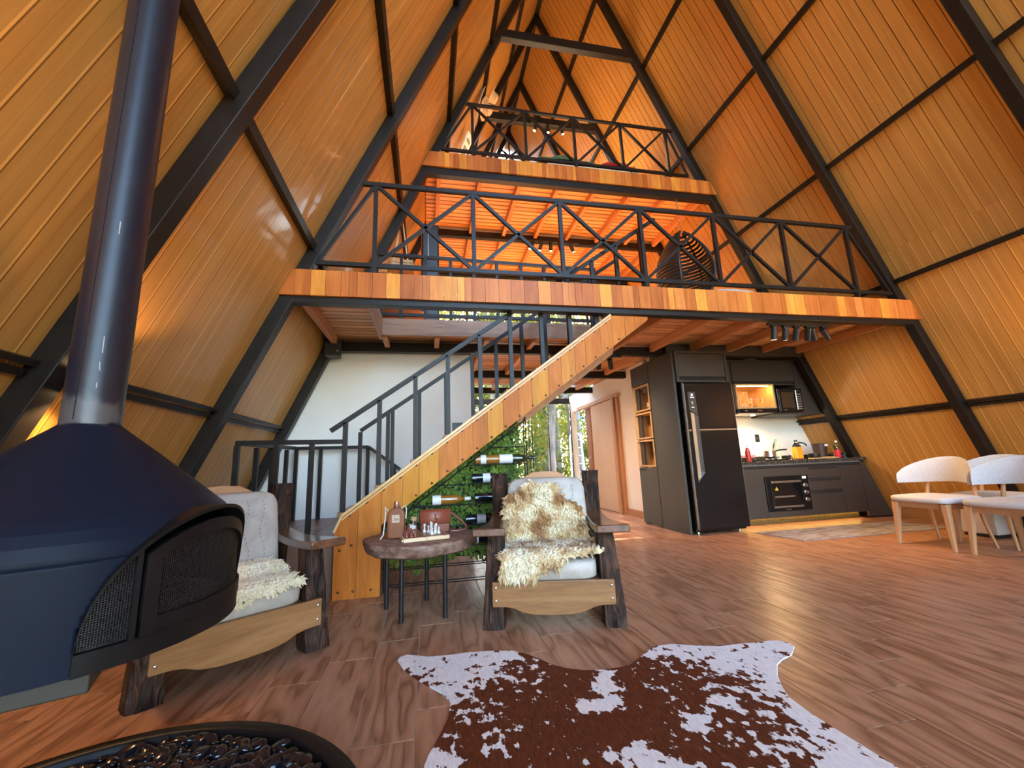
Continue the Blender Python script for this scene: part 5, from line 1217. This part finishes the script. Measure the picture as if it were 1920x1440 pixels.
# ================================================================== lamps
WARM = (1.0, .58, .24)
BULB = emis('warm_lamp_lens', (1, .66, .3), 7)
def add_spot(name, loc, direction, power, angle, parent=None, blend=.8, r=.03):
    l = bpy.data.lights.new(name, 'SPOT'); l.energy = power; l.spot_size = R(angle); l.spot_blend = blend; l.color = WARM; l.shadow_soft_size = r; l.cycles.max_bounces = 1024
    o = bpy.data.objects.new(name, l); COL.objects.link(o); o.location = loc; o.rotation_euler = Vector(direction).to_track_quat('-Z', 'Y').to_euler()
    if parent: o.parent = parent
    return o
def track(label, p0, p1, heads, power, angle):
    """heads: list of (fraction, direction)"""
    t = empty('track_light', p0, 0, label, 'track light')
    d = Vector(p1)-Vector(p0)
    MB().bar((0, 0, -.012), (d.x, d.y, d.z-.012), .034, .022).build('track', IRON, t)
    for (f, dr_) in heads:
        b = d*f; dv = Vector(dr_).normalized(); top = b+Vector((0, 0, -.025))
        MB().box(b.x-.03, b.x+.03, b.y-.018, b.y+.018, b.z-.042, b.z-.022).build('adapter', IRON, t)
        piv = b+Vector((0, 0, -.075)); h_ = MB().tube([piv-dv*.03, piv+dv*.10], .030, 16).build('head', IRON, t, smooth=True)
        MB().tube([b+Vector((0, 0, -.04)), piv], .006, 6).build('yoke', SILV, h_)
        MB().tube([piv+dv*.0995, piv+dv*.1005], .024, 14).build('lens', BULB, h_)
        add_spot('track_spot', piv+dv*.115, dv, power, angle, t)
    return t
track('black track with six cylinder spotlights under the lower mezzanine edge', (3.39, 3.44, 2.20), (4.14, 3.44, 2.20), [(.09, (.05, .25, -1)), (.27, (.1, .3, -1)), (.45, (.1, .45, -1)), (.64, (.25, .5, -1)), (.71, (.5, .35, -1)), (.90, (.9, .25, -1))], 5, 120)
track('black track light with two spots under the beam behind the stair', (1.50, 4.80, 2.198), (2.44, 4.80, 2.198), [(.28, (-.3, .6, -1)), (.67, (.1, .6, -1)), (.83, (.3, .5, -1))], 9, 110)
track('black track with five spots on the beam under the upper loft', (1.60, 6.14, 4.542), (2.52, 6.14, 4.542), [(.12, (-.5, .15, -1)), (.28, (-.25, .3, -1)), (.46, (.05, .2, -1)), (.64, (.25, .3, -1)), (.85, (.55, .15, -1))], 100, 100)
track('black track with spots on the collar tie inside the upper loft', (1.80, 6.16, 6.858), (2.42, 6.16, 6.858), [(.15, (-.35, .1, -1)), (.5, (0, .1, -1)), (.9, (.35, .1, -1))], 60, 105)
# up-down wall lamp on the nearest left rafter
def updown(label, loc, tilt, power):
    t = empty('wall_lamp', loc, 0, label, 'wall lamp'); t.rotation_euler = (0, tilt, 0)
    MB().box(-.045, .045, -.04, .04, -.055, .055).build('housing', IRON, t, bevel=.004)
    for s in (-1, 1):
        MB().box(-.032, .032, -.03, .03, s*.055-.001, s*.055+.001).build('lens', BULB, t); add_spot('wall_lamp_beam', (0, 0, s*.062), (0, 0, s), power, 130, t, .4)
    return t
updown('small black up-down wall lamp glowing beside the chimney pipe', (XC-hw(1.28)+.165, 2.04, 1.28), R(24), 5)

# added lamps on other rafters, out of view, to warm the roof slopes
for (side, i, lab) in ((1, 3, 'added unseen up-down wall lamp on the right rafter beyond the dining chairs'), (-1, 2, 'added unseen up-down wall lamp on the left rafter beside the camera'), (1, 2, 'added unseen up-down wall lamp on the right rafter beside the camera'), (-1, 1, 'added unseen up-down wall lamp on the left rafter behind the camera'), (1, 1, 'added unseen up-down wall lamp on the right rafter behind the camera')):
    updown(lab, (XC+side*(hw(1.28)-.165), YF[i]+.14 if i == 3 else YF[i]+.045, 1.28), R(-24*side), 5)
for o in [x for x in S.objects if x.type == 'LIGHT' and x.name.startswith('wall_lamp_beam')]:
    up = o.location.z > 0
    if o.parent.name != 'wall_lamp': o.data.energy = 38 if up else 6; o.data.spot_size = R(155) if up else R(120); o.data.spot_blend = 1.0
    if not up and o.parent.get('label', '').endswith('beyond the dining chairs'): o.data.energy = 1.5
# loudspeaker in the corner under the mezzanine
spk = empty('loudspeaker', (-1.02, 4.70, 2.11), R(12), 'small black loudspeaker high in the corner under the mezzanine', 'speaker')
MB().box(-.085, .085, -.07, .07, 0, .19).build('cabinet', IRON, spk, bevel=.01); MB().box(-.07, .07, -.074, -.069, .015, .175).build('grille', pm('speaker_grille', (.03, .022, .018), scale=200, rough=.8), spk); MB().box(.03, .055, -.0755, -.0738, .05, .06).build('badge', SILV, spk)
#__PART6__
# ================================================================== lower mezzanine furnishings
ZM = 2.45
eg = empty('hanging_egg_chair', (3.52, 4.80, 0), 0, 'black wicker hanging egg chair behind the mezzanine railing', 'hanging chair')
WICK = pm('black_wicker', (.025, .020, .018), (.010, .008, .008), scale=40, rough=.5)
def egg(th, h):   # th azimuth, h 0..1
    z = 2.80+1.22*h; r = .37*math.sin(math.pi*min(max(h*.93+.05, 0), 1))**.8
    return Vector((r*math.cos(th), r*math.sin(th), z))
op0, op1 = R(225), R(320)     # open side
ribs = MB()
for k in range(26):
    h = .02+.95*k/25
    path = [egg(op1+(op0+2*math.pi-op1)*j/28, h) for j in range(29)]
    MB().tube(path, .019, 6).build('strand', WICK, eg, smooth=True)
for a in (op0, op1): MB().tube([egg(a, h/20) for h in range(21)], .020, 8).build('rim', WICK, eg, smooth=True)
MB().tube([egg(op0-R(60), h/20) for h in range(21)], .014, 8).build('rib', WICK, eg, smooth=True); MB().tube([egg(op1+R(60), h/20) for h in range(21)], .014, 8).build('rib', WICK, eg, smooth=True)
cushion(MB(), -.28, .28, -.24, .24, 2.90, 3.06, .03).build('seat_cushion', pm('white_cotton', (.72, .69, .63), scale=20, rough=.9), eg, smooth=True, ang=80)
CHN = pm('bright_chain', (.65, .62, .55), scale=20, rough=.3, metal=1)
for k in range(12):
    z = 4.06+.042*k; pts = []
    for j in range(10): a = 2*math.pi*j/10; pts.append((.011*math.cos(a)*(k % 2), .011*math.cos(a)*((k+1) % 2), z+.026*math.sin(a)))
    MB().tube(pts, .004, 5, closed=True).build('chain_link', CHN, eg)
dbd = empty('daybed', (4.42, 5.25, ZM), 0, 'low daybed in the corner of the lower mezzanine, mostly hidden by the edge', 'daybed')
MB().box(-.45, .35, -.55, .9, .0, .30).build('base', JOIST, dbd, bevel=.01); cushion(MB(), -.45, .35, -.55, .9, .30, .48, .02).build('mattress', pm('white_cotton', (.72, .69, .63)), dbd, smooth=True, ang=80)
pw = MB(); cushion(pw, -.33, .33, -.16, .16, -.09, .14, .04); pw = pw.build('white_pillow', pm('white_cotton', (.72, .69, .63)), None, (4.28, 4.92, 3.05), smooth=True, ang=80); setp(pw, 'plump white pillow beside the hanging egg chair', 'pillow')
# rope swing shelf with wooden crates
sw = empty('rope_shelf', (-.33, 5.0, 0), 0, 'small wooden shelf hanging on pale ropes at the left of the mezzanine', 'hanging shelf')
ROPE = pm('pale_rope', (.66, .50, .30), scale=60, rough=.8)
for (x, y) in ((-.10, -.08), (.10, -.08), (.10, .08), (-.10, .08)): MB().tube([(0, 0, 4.12), (x*.5, y*.5, 3.7), (x, y, 3.30)], .009, 6).build('rope', ROPE, sw, smooth=True)
MB().sphere((0, 0, 4.13), (.06, .06, .05), 12, 8).build('knot', ROPE, sw, smooth=True); MB().tube([(0, 0, 4.15), (-.05, 0, 4.5)], .008, 6).build('hanger', ROPE, sw)
MB().box(-.16, .16, -.11, .11, 3.28, 3.30).build('board', OAK, sw)
for k, (x, lab) in enumerate(((-.06, 'left small slatted crate on the rope shelf'), (.085, 'right small slatted crate on the rope shelf'))):
    c = empty('wooden_crate', (-.33+x, 5.0, 3.301), 0, lab, 'crate', 'crates on the rope shelf')
    for z in (.0, .045, .09): MB().box(-.06, .06, -.08, -.072, z, z+.035).build('slat', OAK, c); MB().box(-.06, .06, .072, .08, z, z+.035).build('slat', OAK, c)
    for s in (-1, 1): MB().box(s*.06-.004, s*.06+.004, -.08, .08, 0, .125).build('end', OAK, c)
for k in range(6):
    o = MB().sphere((0, 0, 0), .032, 10, 8).build('lemon', pm('lemon_skin', (.80, .55, .05), scale=30, rough=.5), None, (-.62+.055*(k % 4), 4.93+.05*(k//4), 3.215+.02*(k//4)), smooth=True); setp(o, 'yellow lemon in the bowl beside the rope shelf', 'lemon', 'lemons in the mezzanine bowl')
bw = empty('fruit_bowl', (-.54, 4.95, 3.13), 0, 'shallow bowl of lemons on a narrow stand at the mezzanine left', 'bowl')
MB().lathe([(.05, 0), (.15, .06), (.145, .065), (.045, .01), (.001, .008)], n=24, caps=False).build('bowl', OAK, bw, smooth=True); MB().lathe([(.09, -.68), (.09, -.66), (.015, -.65), (.015, -.01), (.06, 0)], n=16).build('stand', IRON, bw)
# leather lounge chair glimpsed below the edge
lgc = empty('leather_chair', (-.38, 5.45, ZM), R(25), 'round brown leather chair glimpsed through the stairwell', 'chair')
q = MB(); q.lathe([(.10, .22), (.28, .30), (.36, .44), (.34, .45), (.26, .33), (.001, .26)], n=28, caps=False); q.build('shell', pm('tan_leather', (.30, .10, .035), scale=10, rough=.4), lgc, smooth=True)
for a in range(4): MB().tube([(.1*math.cos(a*1.57+.78), .1*math.sin(a*1.57+.78), .24), (.28*math.cos(a*1.57+.78), .28*math.sin(a*1.57+.78), 0)], .014, 8).build('leg', OAK, lgc)
ts_ = empty('tower_speaker', (.03, 5.62, ZM), R(4), 'tall black tower standing behind the mezzanine railing', 'speaker')
MB().box(-.12, .12, -.1, .1, 0, 1.86).build('body', IRON, ts_, bevel=.02); MB().tube([(-.03, -.105, 1.3), (-.035, -.108, 1.55), (-.03, -.105, 1.78)], .005, 5).build('cable', SILV, ts_)
wc = empty('wire_chair', (.72, 6.6, ZM), 0, 'round wire chair with an orange cushion near the rear mezzanine glass', 'chair')
for s in (-.22, .0, .22): MB().tube([(.38*math.cos(a*R(15)), s*.6+.05*math.sin(a*R(15)), .48+.38*math.sin(a*R(15))) for a in range(24)], .008, 6, closed=True).build('ring', IRON, wc)
for a in range(3): MB().tube([(.3*math.cos(a*2.09), .3*math.sin(a*2.09), 0), (.15*math.cos(a*2.09), .15*math.sin(a*2.09), .3)], .009, 6).build('leg', IRON, wc)
cushion(MB(), -.26, .26, -.20, .18, .24, .36, .02).build('cushion', pm('orange_cushion', (.55, .20, .05), scale=12, rough=.8), wc, smooth=True, ang=80)

# ================================================================== upper loft furnishings
ZL = 4.82
bd = empty('bed', (2.35, 5.55, ZL), 0, 'low mattress bed in the upper loft, almost hidden by the edge', 'bed')
MB().box(-.75, .75, -.55, 1.2, 0, .18).build('base', JOIST, bd, bevel=.01); cushion(MB(), -.75, .75, -.55, 1.2, .18, .36, .02).build('mattress', pm('white_cotton', (.72, .69, .63)), bd, smooth=True, ang=80)
def heap(name, label, loc, rx, ry, rz, mat, seed):
    rg_ = random.Random(seed); mb = MB(); n = 22
    for i in range(n+1):
        for j in range(n+1):
            u, v = i/n*2-1, j/n*2-1; e = max(0, 1-(abs(u)**2.4+abs(v)**2.4))
            z = rz*e**.5*(.75+.25*math.sin(5*u+seed)+.18*math.sin(9*v+u*4+seed))
            mb.v.append((u*rx, v*ry, z))
    for i in range(n):
        for j in range(n): a = i*(n+1)+j; mb.f.append((a, a+n+1, a+n+2, a+1))
    o = mb.build(name, mat, None, loc, smooth=True, ang=180, fix=False); sf = o.modifiers.new('solid', 'SOLIDIFY'); sf.thickness = .012; setp(o, label, 'blanket'); return o
heap('green_blanket', 'crumpled green blanket on the loft bed behind the railing', (1.98, 5.16, ZL+.36), .42, .16, .12, pm('green_cloth', (.10, .17, .09), (.06, .11, .055), scale=14, rough=.95), 2)
heap('red_blanket', 'crumpled red cloth on the loft bed behind the railing', (2.78, 5.15, ZL+.36), .26, .14, .13, pm('red_cloth', (.50, .012, .015), (.36, .01, .012), scale=14, rough=.95), 5)
wd = empty('loft_cabinet', (3.32, 5.62, ZL), 0, 'beige low cabinet with a slanted side in the upper loft', 'cabinet')
BEIGE = pm('beige_laminate', (.50, .36, .24), scale=4, rough=.6)
MB().prism([(-.30, 0), (.22, 0), (.12, .30), (-.06, .72), (-.30, .40)], 'y', -.25, .25).build('body', BEIGE, wd, bevel=.006); MB().prism([(-.28, .02), (-.02, .02), (-.02, .56), (-.08, .66), (-.28, .39)], 'y', -.262, -.251).build('door', pm('grey_laminate', (.34, .28, .26), scale=4, rough=.6), wd)
# hats on the left slope and the pale control board
FELT = pm('beige_felt', (.62, .42, .25), (.52, .34, .2), scale=12, rough=.9)
def hat(label, p, rx):
    t = empty('felt_hat', p, 0, label, 'hat', 'hats on the loft slope'); t.rotation_euler = (0, R(114), rx)
    MB().lathe([(.165, 0), (.17, .006), (.10, .014), (.085, .05), (.08, .10), (.05, .125), (.001, .118)], n=28, caps=False).build('crown_and_brim', FELT, t, smooth=True); MB().lathe([(.093, .020), (.089, .040)], n=28, caps=False).build('band', JOIST, t, smooth=True)
def onleft(z, y, off): return (XC-hw(z)+off, y, z)
hat('upper beige felt hat hanging on the left slope of the loft', onleft(6.72, 5.62, .14), .2)
hat('lower beige felt hat hanging on the left slope of the loft', onleft(6.42, 5.58, .16), -.3)
hk = empty('rope_hanger', onleft(6.2, 5.45, .07), 0, 'bundle of pale cords hanging on the left loft slope beside the hats', 'cords')
for k in range(4): MB().tube([(.24-.012*k, .02*k, .65), (.10-.01*k, .03*k-.03, .2), (0, .03*k-.03, -.3)], .008, 5).build('cord', CORD, hk)
cbx = empty('control_board', onleft(5.62, 5.75, .14), 0, 'long pale board with grey switches on the left slope of the loft', 'board'); cbx.rotation_euler = (0, R(24), R(-25))
MB().box(-.015, .015, -.10, .10, -.55, .42).build('plate', pm('white_plastic', (.8, .8, .8)), cbx, bevel=.004)
for (z0, z1) in ((.28, .33), (.02, .20), (-.13, -.05), (-.24, -.19), (-.50, -.33)): MB().box(.0155, .022, -.055, .05, z0, z1).build('switch_block', pm('mid_grey_plastic', (.18, .18, .17), scale=10, rough=.5), cbx)

# ================================================================== forest behind the house
BK1 = pm('tree_bark', (.24, .19, .15), (.10, .08, .065), scale=8, stretch=(1, 1, .25), rough=.9, bmp=.6, bdist=.03, rnd=4)
def leafmat(name, c1, c2):
    m, nt, b = nodes(name); v = coords(nt); n1 = N(nt, 'ShaderNodeTexNoise'); n1.inputs['Scale'].default_value = 1.6; n1.inputs['Detail'].default_value = 3; nt.links.new(v, n1.inputs['Vector'])
    r = ramp(nt, n1.outputs['Fac'], [(.38, c1), (.62, c2)]); nt.links.new(r.outputs[0], b.inputs['Base Color']); b.inputs['Roughness'].default_value = .6
    t = N(nt, 'ShaderNodeBsdfTranslucent'); nt.links.new(r.outputs[0], t.inputs[0]); x = N(nt, 'ShaderNodeMixShader'); x.inputs[0].default_value = .5
    out = nt.nodes['Material Output']; nt.links.new(b.outputs[0], x.inputs[1]); nt.links.new(t.outputs[0], x.inputs[2]); nt.links.new(x.outputs[0], out.inputs[0]); return m
LEAFY = [leafmat('yellow_leaf', (.27, .23, .018), (.16, .19, .018)), leafmat('green_leaf', (.10, .15, .02), (.05, .09, .012)), leafmat('olive_leaf', (.22, .20, .045), (.12, .13, .025))]
def tree(label, x, y, h, r, kind, seed, nl=1500, cr=1.7, z0=1.0):
    rg_ = random.Random(seed)
    t = empty('forest_tree', (x, y, -.16), 0, label, 'tree', 'trees behind the house')
    lean = (rg_.uniform(-.5, .5), rg_.uniform(-.4, .4))
    pth = [(lean[0]*(k/8)**1.5+rg_.uniform(-.04, .04), lean[1]*(k/8), h*k/8) for k in range(9)]
    MB().tube(pth, [r*(1-.75*k/8) for k in range(9)], 10).build('trunk', BK1, t, smooth=True)
    for k in range(6):
        z = h*rg_.uniform(.25, .85); a = rg_.uniform(0, 6.28); l = rg_.uniform(.8, 1.7); i = z/h; bx_, by_ = lean[0]*i**1.5, lean[1]*i
        MB().tube([(bx_, by_, z), (bx_+l*.5*math.cos(a), by_+l*.5*math.sin(a), z+l*.35), (bx_+l*math.cos(a), by_+l*math.sin(a), z+l*.85)], [r*.4, r*.25, r*.08], 6).build('branch', BK1, t, smooth=True)
    lf = MB(); cl = [(lean[0]*.6+rg_.gauss(0, cr*.5), lean[1]*.6+rg_.gauss(0, cr*.5), rg_.uniform(z0, h+.6), rg_.uniform(.35, .8)) for _ in range(26)]
    for k in range(nl):
        c = cl[k % 26]; s_ = c[3]; p = Vector((c[0]+rg_.gauss(0, s_*.6), c[1]+rg_.gauss(0, s_*.6), max(.15, c[2]+rg_.gauss(0, s_*.6))))
        e1 = Vector((rg_.uniform(-1, 1), rg_.uniform(-1, 1), rg_.uniform(-1, 1))).normalized(); e2 = e1.cross(Vector((rg_.uniform(-1, 1), rg_.uniform(-1, 1), rg_.uniform(-1, 1)))).normalized(); sz = rg_.uniform(.06, .12)
        lf.add([p-e1*sz, p+e2*sz*.55, p+e1*sz, p-e2*sz*.55], [(0, 1, 2, 3)])
    o = lf.build('foliage', LEAFY[kind], t, fix=False); setp(o, kind='stuff')
    return t
tree('thick straight trunk with birdhouses seen through the rear glass', 4.78, 13.0, 11, .26, 2, 1, 900, 1.8, 4.0)
tree('slim pale trunk left of the birdhouse tree through the rear glass', 3.72, 12.3, 10, .12, 0, 2, 900, 1.5, 3.2)
tree('slim leaning trunk between the two larger ones through the rear glass', 4.45, 14.0, 10, .11, 0, 3, 1300, 1.5, 2.0)
rg = random.Random(9); spots = []
for k in range(300):
    x, y = rg.uniform(-7, 15), rg.uniform(13.2, 24)
    if all((x-a)**2+(y-b)**2 > 3.4 for a, b in spots) and abs(x-.33*y) > .25: spots.append((x, y))
    if len(spots) >= 38: break
for k, (x, y) in enumerate(spots):
    tree('leafy tree in the sunlit woods behind the house', x, y, rg.uniform(7, 12), rg.uniform(.08, .2), [0, 0, 2, 1, 0][k % 5], 30+k, 4200, 2.0, .1)
fspots = []; rg = random.Random(31)
for k in range(400):
    x, y = rg.uniform(-16, 20), rg.uniform(-19, -10.5)
    if all((x-a)**2+(y-b)**2 > 6.5 for a, b in fspots): fspots.append((x, y))
    if len(fspots) >= 26: break
for k, (x, y) in enumerate(fspots):
    tree('leafy tree standing in front of the house, behind the camera', x, y, rg.uniform(6.5, 9.5), rg.uniform(.1, .22), [1, 1, 2][k % 3], 90+k, 2200, 2.3, .2)['group'] = 'trees in front of the house'
# ladder and birdhouses
ld_ = empty('white_ladder', (4.62, 12.55, -.16), 0, 'white ladder with a rounded top leaning on the thick tree', 'ladder')
WP = pm('white_painted_metal', (.80, .80, .80), scale=10, rough=.4)
pth = [(-.23, 0, 0), (-.20, .12, 1.2)]+[(.18*-math.cos(a*math.pi/8), .17, 1.75+.18*math.sin(a*math.pi/8)) for a in range(9)]+[(.20, .12, 1.2), (.23, 0, 0)]
MB().tube(pth, .028, 8).build('frame', WP, ld_, smooth=True)
for k in range(7): MB().tube([(-.2, .02+.018*k, .2+.25*k), (.2, .02+.018*k, .2+.25*k)], .014, 6).build('rung', WP, ld_)
MB().tube([(0, .01, .05), (0, .15, 1.72)], .02, 6).build('brace', JOIST, ld_)
for (x, z, lab) in ((4.58, 2.62, 'upper white birdhouse on the thick tree trunk'), (4.86, 2.02, 'lower white birdhouse on the thick tree trunk')):
    b_ = empty('birdhouse', (x, 12.66, z), 0, lab, 'birdhouse', 'birdhouses on the tree'); MB().box(-.08, .08, -.08, .08, 0, .16).build('body', WP, b_); MB().prism([(-.12, .14), (0, .25), (.12, .14), (.12, .16), (0, .28), (-.12, .16)], 'y', -.1, .1).build('roof', pm('blue_grey_roof', (.30, .42, .50), scale=8, rough=.6), b_); MB().lathe([(.03, -.0815), (.03, -.0805)], (0, 0, .09), 12, 'y').build('hole', IRON, b_)
